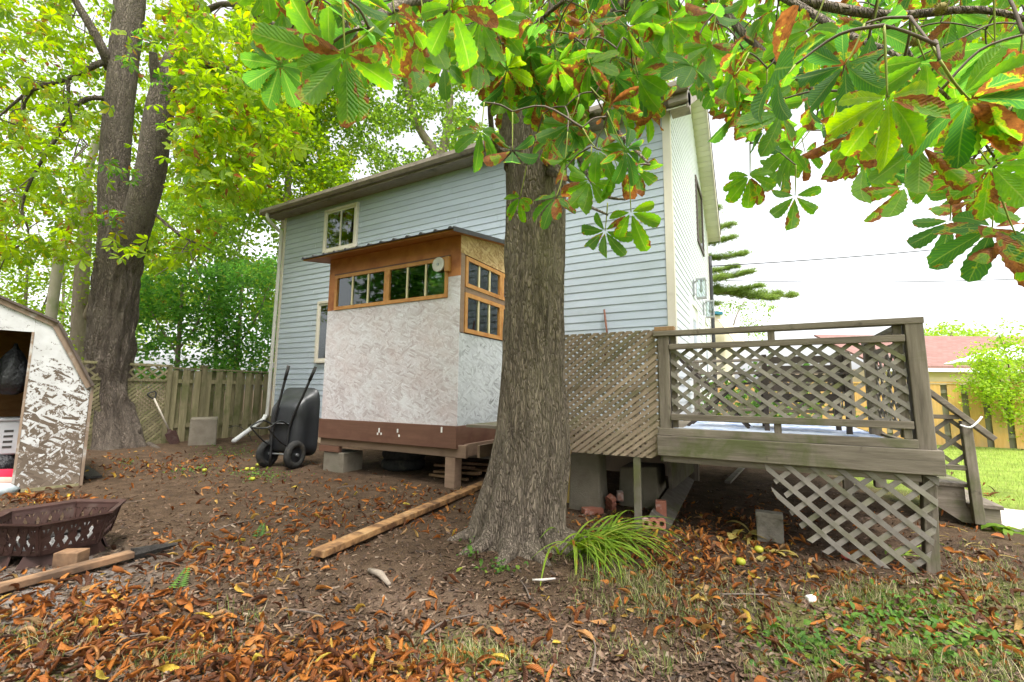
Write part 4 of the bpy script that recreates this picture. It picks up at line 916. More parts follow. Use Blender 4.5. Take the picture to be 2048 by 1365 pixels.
# ------------------------------------------------------------------ hexagonal fire pit
FP = np.append(onz(108, 1112, 0)[:2], 0.0)
pit = thing('fire_pit', 'rusty brown hexagonal fire pit with openwork sides', 'fire pit', FP)
FA = math.atan2(RIGHT[1], RIGHT[0])
def hexp(r, z, k): a = FA + math.radians(60 * k); return FP + V3(math.cos(a) * r, math.sin(a) * r, z)
ZT_, ZB_, RT_, RB_ = .285, .095, .345, .295
for k in range(6):
    A_, B_ = hexp(RT_, ZT_, k), hexp(RT_, ZT_, k + 1); C_, D_ = hexp(RB_, ZB_, k), hexp(RB_, ZB_, k + 1)
    nrm = unit(np.cross(B_ - A_, C_ - A_)); cen = (A_ + B_ + C_ + D_) / 4
    if nrm @ (cen - FP - V3(0, 0, .3)) < 0: nrm = -nrm
    # rim: flat lip
    Ao, Bo, Ai, Bi = hexp(RT_ + .04, ZT_ + .012, k), hexp(RT_ + .04, ZT_ + .012, k + 1), hexp(RT_ - .005, ZT_, k), hexp(RT_ - .005, ZT_, k + 1)
    MB().prism([Ao, Bo, Bi, Ai], V3(0, 0, .014)).build('rim', 'rust_iron', pit)
    def L(u, v): return (A_ * (1 - u) + B_ * u) * (1 - v) + (C_ * (1 - u) + D_ * u) * v
    pn = MB()
    for (u0, v0, u1, v1, w_) in ((0, 0, 0, 1, .03), (1, 0, 1, 1, .03), (0, .06, 1, .06, .035), (0, .95, 1, .95, .03)): pn.beam(L(u0, v0), L(u1, v1), .006, w_, nrm) if False else pn.beam(L(u0, v0), L(u1, v1), w_, .006, nrm)
    nb = 5
    for i in range(nb):
        pn.beam(L(i / nb, .06), L((i + 1) / nb, .95), .021, .005, nrm); pn.beam(L((i + 1) / nb, .06) + nrm * .004, L(i / nb, .95) + nrm * .004, .021, .005, nrm)
        pn.beam(L((i + .5) / nb, .06) + nrm * .002, L((i + .5) / nb, .5) + nrm * .002, .012, .004, nrm); pn.prism([L((i + .5) / nb, .5) + nrm * .006 + (math.cos(a_) * unit(B_ - A_) + math.sin(a_) * unit(C_ - A_)) * .026 for a_ in np.linspace(0, 2 * math.pi, 10, endpoint=False)], nrm * .003)
    pn.build('side_panel', 'rust_iron', pit)
bowl = [[hexp(RB_ - .01, ZB_ + .0, k) for k in range(6)], [hexp(RB_ - .01, ZB_ - .012, k) for k in range(6)]]
MB().rings([bowl[1], bowl[0]]).build('bowl_floor', 'rust_iron', pit)
for k in range(0, 6):
    a0 = hexp(.33, .12, k); b0 = hexp(.40, -.03, k); s_ = unit(np.cross(b0 - a0, V3(0, 0, 1)))
    MB().prism([hexp(.23, .12, k - .30), hexp(.23, .12, k + .30), hexp(.29, -.03, k + .42), hexp(.29, -.03, k - .42)], unit(hexp(1, 0, k) - hexp(0, 0, k)) * .012).build('foot', 'rust_iron', pit)
ashr = []
for r, z in ((.235, ZB_ + .0), (.22, ZB_ + .04), (.15, ZB_ + .07), (.05, ZB_ + .075)):
    ashr.append([FP + V3(math.cos(a) * r, math.sin(a) * r, z + rng.uniform(-.008, .012)) for a in np.linspace(0, 2 * math.pi, 30, endpoint=False)])
tag(MB().rings(ashr).build('ash_heap', 'ash', smooth=True), 'grey ash and burnt scraps heaped in the fire pit', 'ash')
for i in range(7):
    a = rng.uniform(0, 6.28); r = rng.uniform(.05, .18); p = FP + V3(math.cos(a) * r, math.sin(a) * r, ZB_ + .085); b2 = rng.uniform(0, 3.14)
    q = MB().tube([p - V3(math.cos(b2), math.sin(b2), .1) * .09, p + V3(math.cos(b2), math.sin(b2), .1) * .09], rng.uniform(.015, .028), 7, jitter=.3).build('burnt_log', 'charred' if i % 3 else 'ash')
    tag(q, 'charred stub of firewood lying in the ash of the fire pit', 'log', 'burnt stubs in the fire pit')
qq = onz(120, 1138, 0); block('wood_offcut', 'pale timber offcut wedged under the fire pit', 'timber', 'plank_dark', (qq[0], qq[1] + .05, .035), (.15, .10, .13), math.degrees(FA) + 5, bevel=.005)

# ------------------------------------------------------------------ planks on the ground
p0, p1 = onz(634, 1117, .02), onz(975, 968, .02)
tag(MB().beam(p0 + V3(0, 0, .03), p1 + V3(0, 0, .02), .115, .048).build('plank', 'plank', bevel=.005), 'long yellow-brown timber lying on the soil towards the tree trunk', 'plank')
p0, p1 = onz(-40, 1194, .02), onz(352, 1093, .02); pm_ = p0 + (p1 - p0) * .72
pl = MB().beam(p0 + V3(0, 0, .02), pm_ + V3(0, 0, .025), .085, .042).build('plank', 'plank_dark', bevel=.005); tag(pl, 'dark plank with a charred end lying before the fire pit', 'plank')
MB().tube([pm_ + V3(0, 0, .022), pm_ + (p1 - pm_) * .5 + V3(0, 0, .022), p1 + V3(0, 0, .014)], [.04, .03, .012], 6, jitter=.4).build('charred_end', 'charred', pl)

# ------------------------------------------------------------------ two-wheeled wheelbarrow stood on end against the porch room
rt = unit(V3(RIGHT[0], RIGHT[1], 0)); fw = unit(V3(FWD[0], FWD[1], 0))
fw2 = unit(V3(*(ray(570, 780)[:2]), 0)); rt2 = V3(fw2[1], -fw2[0], 0)
ax = -rt2 * .74 + fw2 * .67; nu = -rt2 * .67 - fw2 * .74            # axle, and the way the underside faces
W0 = np.append(onz(588, 938, 0)[:2], 0) ; W1 = W0 + ax * .50
wb = thing('wheelbarrow', 'black two-wheeled wheelbarrow stood on end beside the porch room', 'wheelbarrow', (W0 + W1) / 2)
for wc in (W0, W1):
    c = wc + V3(0, 0, .205); rows = []
    for k in range(32):
        a = 2 * math.pi * k / 32; rad = V3(0, 0, 1) * math.cos(a) + nu * math.sin(a); tread = .006 * (k % 2)
        rows.append([c + rad * (.155 + .052 * math.cos(b_) + (tread if math.cos(b_) > .5 else 0)) + ax * (.05 * math.sin(b_)) for b_ in np.linspace(0, 2 * math.pi, 14, endpoint=False)])
    mm = MB(); mm.rings(rows + [rows[0]], cap=False); wh = mm.build('wheel', 'rubber', wb, True)
    MB().tube([c - ax * .028, c - ax * .018, c + ax * .018, c + ax * .028], [.118, .128, .128, .118], 26).build('rim', 'black_plastic', wh)
    MB().tube([c - ax * .06, c + ax * .06], .022, 12).build('hub', 'galv', wh)
MB().tube([W0 + V3(0, 0, .205) - ax * .02, W1 + V3(0, 0, .205) + ax * .02], .012, 8).build('axle', 'galv', wb)
H0 = W0 + ax * .10; H1 = W1 - ax * .10
hb = []
dW0 = proj(W0)[2]; dW1 = proj(W1)[2]
for hp, top_ in ((H0, at(631, 735, dW0 + .1)), (H1, at(577, 733, dW1 + .05))):
    foot = hp + nu * .05 + V3(0, 0, .03); midp = hp + nu * .04 + V3(0, 0, .62)
    MB().tube(bez([foot, midp, midp + (top_ - midp) * .5, top_], 10), .019, 10).build('handle', 'black_metal', wb, True)
    g0 = top_ - unit(top_ - midp) * .22; MB().tube([g0, top_ + unit(top_ - midp) * .01], .024, 10).build('grip', 'rubber', wb, True); hb.append((foot, midp, top_))
# leg hoop reaching out to the left, cross strap
m0, m1 = hb[0][1], hb[1][1]
hoop = bez([m0 + V3(0, 0, .02), m0 + nu * .20 + V3(0, 0, .10), m0 + nu * .42 + V3(0, 0, .02), m1 + nu * .42 + V3(0, 0, .02), m1 + nu * .2 + V3(0, 0, .10), m1 + V3(0, 0, .02)], 24)
MB().tube(hoop, .012, 8).build('leg_hoop', 'black_metal', wb, True)
for mk in (m0, m1): MB().tube(bez([mk + nu * .42 + V3(0, 0, .02), mk + nu * .2 - V3(0, 0, .18), mk - V3(0, 0, .30)], 10), .011, 8).build('leg_brace', 'black_metal', wb, True)
MB().beam(m0 + V3(0, 0, .05), m1 + V3(0, 0, .05), .05, .006).build('cross_strap', 'galv', wb)
tc_ = (hb[0][1] + hb[1][1]) / 2 + V3(0, 0, .06)
rows = []
def trow(dn, hl, hw, zc):
    out_ = []
    for a in np.linspace(0, 2 * math.pi, 40, endpoint=False):
        cs, sn = math.cos(a), math.sin(a); e = .35
        x = math.copysign(abs(cs) ** e, cs) * hw; z_ = math.copysign(abs(sn) ** e, sn) * hl
        out_.append(tc_ - nu * dn + ax * x + V3(0, 0, z_ + zc))
    return out_
for dn, hl, hw, zc in ((.03, .30, .20, -.10), (.06, .36, .26, -.08), (.20, .44, .30, -.04), (.36, .50, .335, .0), (.375, .54, .37, .0), (.385, .54, .37, .0), (.375, .50, .33, .0), (.2, .42, .28, -.04), (.07, .32, .22, -.09)): rows.append(trow(dn, hl, hw, zc))
MB().rings(rows).build('tray', 'black_plastic', wb, True)

# ------------------------------------------------------------------ fences, shovel, block at the left back
FX = -11.5
fen = thing('board_fence', 'weathered green-brown shadow board fence between house and lattice fence panel', 'fence', (FX, 6.0, 0))
y = 5.02; i = 0
while y < 8.6:
    wdt = rng.uniform(.135, .15); hgt = 1.60 + rng.uniform(-.015, .02); off = .035 if i % 2 else -.03
    MB().box(FX - off - .009, FX - off + .009, y, y + wdt, -.05, hgt).build('board', 'fence_wood', fen); y += wdt * (.80 if i % 2 == 0 else .88); i += 1
for z in (.35, 1.35): MB().box(FX - .018, FX + .018, 5.0, 8.7, z - .045, z + .045).build('rail', 'fence_wood', fen)
MB().box(FX - .05, FX + .05, 5.0, 8.7, 1.625, 1.66).build('cap_rail', 'fence_wood', fen)
for y in (5.70, 8.1):
    MB().box(FX - .045, FX + .075, y - .05, y + .05, -.1, 1.70).build('post', 'fence_wood', fen); MB().box(FX - .065, FX + .095, y - .07, y + .07, 1.702, 1.73).build('post_cap', 'fence_wood', fen)
lf = thing('lattice_fence', 'grey-green lattice fence panel behind the big double-trunked tree', 'fence', (FX + .1, 4.6, 0))
lattice(lf, V3(FX + .09, 0, 0), V3(0, 1, 0), W, V3(-1, 0, 0), [(3.5, .0), (4.98, .0), (4.98, 1.33), (3.5, 1.33)], .062, .04, .007, math.radians(42), 'fence_wood')
lattice(lf, V3(FX + .09, 0, 0), V3(0, 1, 0), W, V3(-1, 0, 0), [(3.5, 1.38), (4.98, 1.38), (4.98, 1.66), (3.5, 1.66)], .14, .04, .007, math.radians(42), 'fence_wood')
for z in (1.355, 1.68, .02): MB().box(FX + .05, FX + .11, 3.5, 5.0, z - .025, z + .025).build('rail', 'fence_wood', lf)
MB().box(FX + .03, FX + .12, 4.93, 5.01, -.1, 1.70).build('post', 'fence_wood', lf); MB().box(FX + .03, FX + .12, 3.42, 3.50, -.1, 1.70).build('post', 'fence_wood', lf)
sv = thing('shovel', 'long-handled shovel leaning on the lattice fence panel', 'shovel', onz(350, 890, 0))
s0, s1 = onz(349, 884, .04), onx(308, 797, FX + .2)
d_ = unit(s1 - s0)
MB().tube([s0 + d_ * .22, s1], .019, 8).build('shaft', 'shovel_wood', sv, True)
sd_ = unit(np.cross(d_, V3(1, 0, 0)))
MB().tube(bez([s1 - d_ * .02, s1 + d_ * .06 + sd_ * .06, s1 + d_ * .13 + sd_ * .065, s1 + d_ * .13 - sd_ * .065, s1 + d_ * .06 - sd_ * .06, s1 - d_ * .02], 20), .014, 8).build('grip', 'black_metal', sv, True)
bn = unit(np.cross(sd_, d_))
MB().rings([[s0 + d_ * z - sd_ * w_ + bn * c_, s0 + d_ * z - sd_ * w_ * .5 + bn * (c_ + .015), s0 + d_ * z + sd_ * w_ * .5 + bn * (c_ + .015), s0 + d_ * z + sd_ * w_ + bn * c_, s0 + d_ * z + sd_ * w_ * .5 + bn * (c_ + .011), s0 + d_ * z - sd_ * w_ * .5 + bn * (c_ + .011)] for z, w_, c_ in ((-.06, .09, 0), (.1, .11, 0), (.22, .11, .01), (.24, .05, .01), (.30, .02, .0))]).build('blade', 'rust_iron', sv)
qb = onz(405, 888, 0)
block('stone_block', 'big squared concrete block standing before the board fence', 'block', 'concrete', (qb[0] - .1, qb[1] + .05, .24), (.5, .62, .62), 62, taper=.97, rough=.02, bevel=.02)
wr = bez([(qb[0] + .2, qb[1] + .4, .32), (qb[0] + .3, qb[1] + .55, .36), (qb[0] + .35, qb[1] + .75, .2), (qb[0] + .38, qb[1] + .85, .01)], 14)
tag(MB().tube(wr, .008, 6).build('wire', 'cable', smooth=True), 'dark wire arching over the ground beside the concrete block', 'wire')
# tyres and timber under the porch room
for i, (yy, zz, lab) in enumerate(((5.35, .075, 'black tyre lying on the ground under the porch room, lower of two'), (5.37, .225, 'black tyre lying on another tyre under the porch room'))):
    cc = V3(-4.85, yy, zz); rows = []
    for k in range(36):
        a = 2 * math.pi * k / 36; rd = V3(math.cos(a), math.sin(a), 0)
        rows.append([cc + rd * (.27 + .065 * math.cos(b_)) + V3(0, 0, .08 * math.sin(b_)) for b_ in np.linspace(0, 2 * math.pi, 12, endpoint=False)])
    tag(MB().rings(rows + [rows[0]], cap=False).build('tyre', 'rubber', smooth=True), lab, 'tyre')
for i in range(7):
    p = V3(-3.75 + rng.uniform(-.1, .1), 5.0 + i * .12 + rng.uniform(-.04, .04), .03 + .045 * (i % 3)); a = rng.uniform(-.25, .25)
    q = MB().beam(p - V3(math.cos(a), math.sin(a), 0) * .35, p + V3(math.cos(a), math.sin(a), .05) * .35, rng.uniform(.05, .09), .03).build('scrap_board', 'plank_dark'); tag(q, 'dark scrap board piled under the porch room behind its post', 'board', 'scrap boards under the porch room')

# ------------------------------------------------------------------ right background: fence, neighbour, lines
NY = 14.5
nf = thing('neighbour_fence', 'orange-brown board fence across the lawn behind the steps', 'fence', (4.5, NY, 0))
x = -3.2; i = 0
while x < 9.5:
    MB().box(x, x + .24, NY - .03, NY - .01, .03, 1.49 + rng.uniform(-.01, .01)).build('board', 'fence_orange', nf)
    MB().box(x + .2, x + .4, NY + .03, NY + .05, .03, 1.47).build('board', 'fence_back', nf); x += .36
for z in (.3, 1.3): MB().box(-3.2, 9.6, NY - .009, NY + .029, z - .04, z + .04).build('rail', 'fence_back', nf)
MB().box(-3.2, 9.6, NY - .05, NY + .06, 1.505, 1.54).build('cap_rail', 'fence_orange', nf)
nh = thing('neighbour_house', 'low house with a pinkish brown shingle roof beyond the orange fence', 'house', (12, 27, 0))
e0, e1 = at(1760, 741, 20.0), at(2330, 729, 20.0); r0, r1 = at(1740, 686, 24.0), at(2330, 664, 24.0)
e0[2] = e1[2] = 2.45; r0[2] = r1[2] = 4.3
ud = unit(V3(e1[0] - e0[0], e1[1] - e0[1], 0)); back = V3(-ud[1], ud[0], 0)
r0 = e0 + back * 4.2 + V3(0, 0, 1.95); r1 = e1 + back * 4.2 + V3(0, 0, 1.95)
m, t, out = nodes('pink_shingle')
tcx = nd(t, 'TexCoord'); mpp = nd(t, 'Mapping'); mpp.inputs['Rotation'].default_value = (0, 0, -math.atan2(ud[1], ud[0])); lk(t, tcx.outputs['Object'], mpp.inputs['Vector'])
bk = nd(t, 'TexBrick', Scale=2.0); bk.inputs['Color1'].default_value = (.20, .105, .088, 1); bk.inputs['Color2'].default_value = (.25, .14, .12, 1); bk.inputs['Mortar'].default_value = (.16, .085, .072, 1); bk.inputs['Mortar Size'].default_value = .012
lk(t, mpp.outputs[0], bk.inputs['Vector']); finish(t, out, bk.outputs['Color'], .9, bk.outputs['Fac'], .2, .01)
MB().prism([e0, e1, r1, r0], V3(0, 0, .1)).build('roof', 'pink_shingle', nh)
MB().prism([e0 + V3(0, 0, -.16), e1 + V3(0, 0, -.16), e1, e0], -back * .06).build('fascia', 'trim_white', nh)
for k in range(11):
    z = .1 + k * .2; MB().prism([e0 + back * .5 + V3(0, 0, z - e0[2]), e1 + back * .5 + V3(0, 0, z - e0[2]), e1 + back * .5 + V3(0, 0, z + .195 - e0[2]), e0 + back * .5 + V3(0, 0, z + .195 - e0[2])], back * .03).build('siding', 'neighbour_siding', nh)
MB().prism([e0 + back * .54 + V3(0, 0, -e0[2]), e1 + back * .54 + V3(0, 0, -e0[2]), r1 + V3(0, 0, -.3), r0 + V3(0, 0, -.3)][:2] + [e1 + back * .54, e0 + back * .54], back * 7).build('wall', 'neighbour_siding', nh)
wn = e0 + ud * 6.9 + back * .48; wf = MB()
wf.prism([wn + V3(0, 0, z - wn[2]) + ud * a for a, z in ((0, .9), (1.3, .9), (1.3, 2.2), (0, 2.2))], -back * .04); wf = wf.build('window', 'trim_white', nh)
MB().prism([wn + V3(0, 0, z - wn[2]) + ud * a - back * .045 for a, z in ((.1, 1.0), (1.2, 1.0), (1.2, 2.1), (.1, 2.1))], -back * .005).build('pane', 'glass_dark', wf)
um = thing('patio_umbrella', 'open white patio umbrella in front of the pinkish roof', 'umbrella', (6, 16, 0))
ap = at(2022, 688, 15.5); rim = []
for k in range(8):
    a = math.pi / 8 + k * math.pi / 4; rim.append(ap + V3(math.cos(a) * 1.75, math.sin(a) * 1.75, -.62))
for k in range(8):
    c0, c1 = rim[k], rim[(k + 1) % 8]; md = (c0 + c1) / 2 + V3(0, 0, -.02) - ((c0 + c1) / 2 - ap) * V3(.05, .05, 0)
    MB().add([ap, c0, md, c1, ap - V3(0, 0, .03), c0 - V3(0, 0, .03), md - V3(0, 0, .03), c1 - V3(0, 0, .03)], [(0, 1, 2), (0, 2, 3), (4, 6, 5), (4, 7, 6), (1, 5, 6, 2), (2, 6, 7, 3)]).build('canopy_panel', 'umbrella_cloth', um)
MB().tube([V3(ap[0], ap[1], 0), ap + V3(0, 0, .06)], .03, 8).build('pole', 'trim_white', um)
for k in range(8): MB().beam(ap - V3(0, 0, .06), rim[k] - V3(0, 0, .04), .02, .02).build('rib', 'galv', um)
# neighbour's wing beyond the back corner of the house
ws = thing('neighbour_wing', 'small cream building with a turquoise roof edge beyond the gable end', 'building', at(1452, 790, 19))
c = at(1425, 640, 19); c2 = at(1462, 640, 19)
def face(px0, px1, z0, z1, d0, d1): return [np.append(at(px0, 640, d0)[:2], z0), np.append(at(px1, 640, d1)[:2], z0), np.append(at(px1, 640, d1)[:2], z1), np.append(at(px0, 640, d0)[:2], z1)]
MB().prism(face(1395, 1463, 0, 4.6, 19, 19.5), -unit(np.cross(V3(*(at(1463, 640, 19.5) - at(1395, 640, 19)))*V3(1,1,0), V3(0, 0, 1))) * 3).build('wall', 'cream', ws)
MB().prism(face(1385, 1446, 4.62, 4.74, 18.7, 19.2), -unit(np.cross((at(1463, 640, 19.5) - at(1395, 640, 19)) * V3(1, 1, 0), V3(0, 0, 1))) * 3.2).build('roof', 'turquoise', ws)
aw0, aw1 = np.append(at(1436, 640, 18.9)[:2], 4.3), np.append(at(1458, 640, 19.1)[:2], 4.3); on = unit(np.cross(aw1 - aw0, V3(0, 0, 1)))
MB().prism([aw0, aw1, aw1 + on * .8 - V3(0, 0, 1.0), aw0 + on * .8 - V3(0, 0, 1.0)], V3(0, 0, .06)).build('awning', 'cream', ws)
# overhead lines
c0 = V3(XR + .08, YB - .1, 4.62)
pts = [c0 + (at(2350, 440, 14) - c0) * f - V3(0, 0, .5 * 4 * f * (1 - f) * .35) for f in np.linspace(0, 1, 30)]
tag(MB().tube(pts, .014, 6).build('power_line', 'cable', smooth=True), 'twisted dark service cable running from the gable end across the sky', 'cable')
c0 = at(1410, 560, 30); pts = [c0 + (at(2400, 540, 26) - c0) * f - V3(0, 0, .4 * 4 * f * (1 - f)) for f in np.linspace(0, 1, 24)]
tag(MB().tube(pts, .024, 6).build('power_line', 'cable', smooth=True), 'thin single line crossing the sky below the service cable', 'cable')

# ------------------------------------------------------------------ leaves
def leaflet(L, Wd, na, nc, fold=.15, droop=.2, roll=0.0, serr=.0, peak=.62, twist=0.0):
    """obovate leaflet along +Y, normal +Z. returns verts, tris, (u, |v|)"""
    us = np.linspace(0, 1, na + 1); V = []; UV = []
    for i, u in enumerate(us):
        wd = Wd * (u ** .9 * max(1 - u, 0) ** .42) / (peak ** .9 * (1 - peak) ** .42)
        if i == 0: wd = Wd * .04
        if i == na: wd = Wd * .05
        if serr and 0 < i < na: wd *= 1 + serr * (1 if i % 2 else -1)
        for j in range(nc + 1):
            v = (j / nc) * 2 - 1
            a = roll * v; x = wd / 2 * (math.sin(a) / roll if abs(roll) > .05 else v); z = abs(v) * wd / 2 * fold
            if abs(roll) > .05: z += wd / 2 * (1 - math.cos(a)) / abs(roll)
            ang = droop * u; y = L * (math.sin(ang) / droop if abs(droop) > .02 else u); zz = -L * ((1 - math.cos(ang)) / droop if abs(droop) > .02 else 0)
            ca_, sa_ = math.cos(twist * u), math.sin(twist * u); x, z = x * ca_ - z * sa_, x * sa_ + z * ca_
            V.append((x, y + z * math.sin(ang), zz + z * math.cos(ang))); UV.append((u, abs(v)))
    F = []
    for i in range(na):
        for j in range(nc):
            a = i * (nc + 1) + j; F += [(a, a + 1, a + nc + 2), (a, a + nc + 2, a + nc + 1)]
    return np.array(V), np.array(F), np.array(UV)
def rotz(V, a): c, s = math.cos(a), math.sin(a); return V @ np.array([[c, s, 0], [-s, c, 0], [0, 0, 1]])
def compound(n, L, na, nc, rs, droop=.5, spread=100, serr=.0, pet=0.0, curl=.55):
    Vs, Fs, A = [], [], []; o = 0
    for k in range(n):
        f = 0 if n == 1 else (k / (n - 1)) * 2 - 1
        ln = L * (1 - .38 * abs(f) ** 1.3) * rs.uniform(.9, 1.06)
        brown = max(0, rs.normal(.0, .3)) if rs.rand() < .82 else rs.uniform(.3, .8)
        rl = rs.choice([0, 0, rs.uniform(.3, 1.6), rs.uniform(.2, .8)]) * (1 + brown * 2.0) * curl
        V, F, UV = leaflet(ln, ln * rs.uniform(.36, .46), na, nc, rs.uniform(.05, .3), droop * rs.uniform(.5, 1.5), rl, serr, .66, rs.normal(0, .35 + brown))
        V = V + np.array([0, ln * .09, 0])
        V = rotz(V, -math.radians(spread) * f + rs.normal(0, .06))
        V[:, 2] += np.hypot(V[:, 0], V[:, 1]) * rs.normal(-.05, .12)
        Vs.append(V); Fs.append(F + o); o += len(V)
        A.append(np.concatenate([UV, np.full((len(V), 1), rs.uniform(0, .12)), np.full((len(V), 1), brown)], 1))
    V = np.concatenate(Vs); F = np.concatenate(Fs); A = np.concatenate(A)
    return V, F, A
def attr(me, A):
    ca = me.color_attributes.new('lf', 'FLOAT_COLOR', 'POINT'); ca.data.foreach_set('color', np.asarray(A, np.float32).ravel())
def tmesh(name, V, F, A, mat, smooth=True):
    me = bpy.data.meshes.new(name); fast_mesh(me, V, F); attr(me, A)
    if smooth: me.shade_smooth()
    me.materials.append(MATS[mat]); return me
def basis(ydir, zdir):
    """rotation matrices (N,3,3) whose columns are x,y,z with y = ydir, z close to zdir"""
    y = ydir / np.linalg.norm(ydir, axis=-1, keepdims=True); z = zdir - y * np.sum(zdir * y, -1, keepdims=True); z /= np.linalg.norm(z, axis=-1, keepdims=True) + 1e-9
    x = np.cross(y, z); return np.stack([x, y, z], -1)
def scatter(name, tmpls, R, T, S, mat, parent=None, rnd=None, brown=None, smooth=True):
    Vs, Fs, As = [], [], []; o = 0; N = len(T); pick = rng.randint(0, len(tmpls), N)
    if rnd is None: rnd = rng.rand(N)
    for k, (V, F, A) in enumerate(tmpls):
        sel = np.where(pick == k)[0]
        if not len(sel): continue
        W_ = np.einsum('nij,vj->nvi', R[sel], V) * S[sel][:, None, None] + T[sel][:, None, :]
        n = len(V); F_ = F[None] + (np.arange(len(sel)) * n)[:, None, None] + o
        A_ = np.broadcast_to(A[None], (len(sel),) + A.shape).copy(); A_[..., 2] = (A_[..., 2] + rnd[sel][:, None]) % .999
        if brown is not None: A_[..., 3] = A_[..., 3] + brown[sel][:, None]
        Vs.append(W_.reshape(-1, 3)); Fs.append(F_.reshape(-1, 3)); As.append(A_.reshape(-1, 4)); o += n * len(sel)
    me = tmesh(name, np.concatenate(Vs), np.concatenate(Fs), np.concatenate(As), mat, smooth)
    return link(name, me, None, parent)
def rdirs(N): v = rng.normal(size=(N, 3)); return v / np.linalg.norm(v, axis=1, keepdims=True)

rs = np.random.RandomState(3)
T_HI = [compound(rs.choice([5, 6, 7, 7]), .205, 14, 6, rs, .75, rs.uniform(95, 128), .07) for _ in range(14)]
T_MID = [compound(rs.choice([5, 6, 7]), .20, 6, 2, rs, .75, rs.uniform(95, 125), .04) for _ in range(8)]
T_LOW = [compound(rs.choice([5, 6, 7]), .19, 3, 2, rs, .8, 115) for _ in range(6)]
def simple_leaf(L, Wd, na=3, nc=2, fold=.2, droop=.4):
    V, F, UV = leaflet(L, Wd, na, nc, fold, droop, 0, 0, .45); return V, F, np.concatenate([UV, np.zeros((len(V), 2))], 1)
T_BROAD = [simple_leaf(.11, .085, 2, 2, .3, d) for d in (.3, .7, 1.0)]
def sprig(n, L, rs):
    """a short twig of small leaves: cheap far foliage"""
    Vs, Fs, As = [], [], []; o = 0
    for k in range(n):
        V, F, A = simple_leaf(L * rs.uniform(.7, 1.2), L * rs.uniform(.5, .75), 2, 2, .3, rs.uniform(.2, .9))
        a, b_, c_ = rs.uniform(0, 6.28), rs.uniform(-.9, .5), rs.uniform(-.5, .5)
        M = np.array((Matrix.Rotation(a, 3, 'Z') @ Matrix.Rotation(b_, 3, 'X') @ Matrix.Rotation(c_, 3, 'Y')))
        V = V @ M.T + rs.normal(0, L * .9, 3); A = A.copy(); A[:, 2] = rs.uniform(0, .3)
        Vs.append(V); Fs.append(F + o); As.append(A); o += len(V)
    return np.concatenate(Vs), np.concatenate(Fs), np.concatenate(As)
T_SPRIG = [sprig(6, .10, rs) for _ in range(6)]

# ------------------------------------------------------------------ trunks
def trunk_mesh(path, n=72, lobes=(), flare=.0, fh=.3, amp=.012, sq=0.0, seed=0):
    """rings round a path of (x, y, z, r) with buttress lobes near the ground and ridged bark"""
    rows = []
    P = path
    for i, p in enumerate(P):
        t_ = unit(P[min(i + 1, len(P) - 1)][:3] - P[max(i - 1, 0)][:3]); u = unit(np.cross(t_, V3(0, 1, 0))); w_ = np.cross(t_, u)
        row = []; h = p[2]
        for k in range(n):
            a = 2 * math.pi * k / n; g = math.exp(-max(h, -.1) / fh)
            lb = sum(A_ * max(0, math.cos(a - a0)) ** pw for a0, A_, pw in lobes) * g
            fl = flare * g
            rid = amp * (float(vnoise(np.array(a * n / 9.0), np.array(h * 3.0), seed)) - .5) * 2 + amp * .8 * (float(vnoise(np.array(a * 5), np.array(h * 1.2), seed + 4)) - .5)
            long_ = sum(-dp * math.exp(-((a - a0 - .08 * h + math.pi) % (2 * math.pi) - math.pi) ** 2 / .016) * math.exp(-max(h, 0) / ln_) for a0, dp, ln_ in (sq or []))
            r = p[3] * (1 + fl + lb) + rid + long_
            row.append(p[:3] + (u * math.cos(a) + w_ * math.sin(a)) * r)
        rows.append(row)
    return rows
def cosx(x): return FPX / math.hypot(FPX, x - CX)              # a round trunk far off the axis is drawn wider than it is
def pxpath(rows, n=40):
    """rows of (px, py, depth, px radius) -> smooth world path with radius"""
    return bez([tuple(at(x, y, d)) + (r * d / FPX * cosx(x),) for x, y, d, r in rows], n)
# the chestnut in the middle
TB = V3(-1.77, 3.32, 0)
tree = thing('chestnut_tree', 'horse chestnut with a flared trunk before the porch room, its browning leaves hanging low', 'tree', TB)
d0 = proj(TB + V3(0, 0, .5))[2]
mp_ = [tuple(TB + V3(0, 0, -.12)) + (.255,), tuple(TB + V3(0.0, 0, .12)) + (.25,)] + [tuple(at(x, y, d)) + (r * d / FPX,) for x, y, d, r in ((1061, 900, d0, 68), (1066, 720, d0 + .03, 60), (1070, 520, d0 + .12, 59), (1073, 340, d0 + .2, 59), (1070, 250, d0 + .26, 62))]
P1 = bez(mp_, 110)
rows = trunk_mesh(P1, 110, [(.55, .5, 12), (1.3, .38, 14), (1.92, .5, 18), (2.36, .5, 18), (2.92, .5, 16), (3.5, .8, 13), (4.4, .4, 8), (5.4, .4, 8)], .16, .36, .015, [(2.62, .095, 1.1), (2.14, .06, .45), (1.62, .065, .6), (1.0, .07, .4), (3.2, .07, .5), (4.9, .04, .5)], 2)
tk = MB().rings(rows).build('trunk', 'bark_main', tree, True)
for a_, l_, r_ in ((.55, .36, .06), (1.32, .34, .06), (1.93, .40, .065), (2.37, .36, .06), (2.93, .40, .065), (3.5, .50, .08), (4.6, .4, .06)):
    dr_ = V3(-math.cos(a_), -math.sin(a_), 0); sd_ = V3(-dr_[1], dr_[0], 0) * rng.uniform(-.10, .10)
    c_ = bez([TB + dr_ * .24 + V3(0, 0, .17), TB + dr_ * .36 + V3(0, 0, .045), TB + dr_ * (.36 + l_ * .35) + sd_ * .5 + V3(0, 0, .0), TB + dr_ * (.36 + l_ * .65) + sd_ + V3(0, 0, -.05)], 18)
    MB().tube(c_, np.linspace(r_ * 1.25, r_ * .45, len(c_)), 12, jitter=.16).build('root', 'bark_main', tree, True)
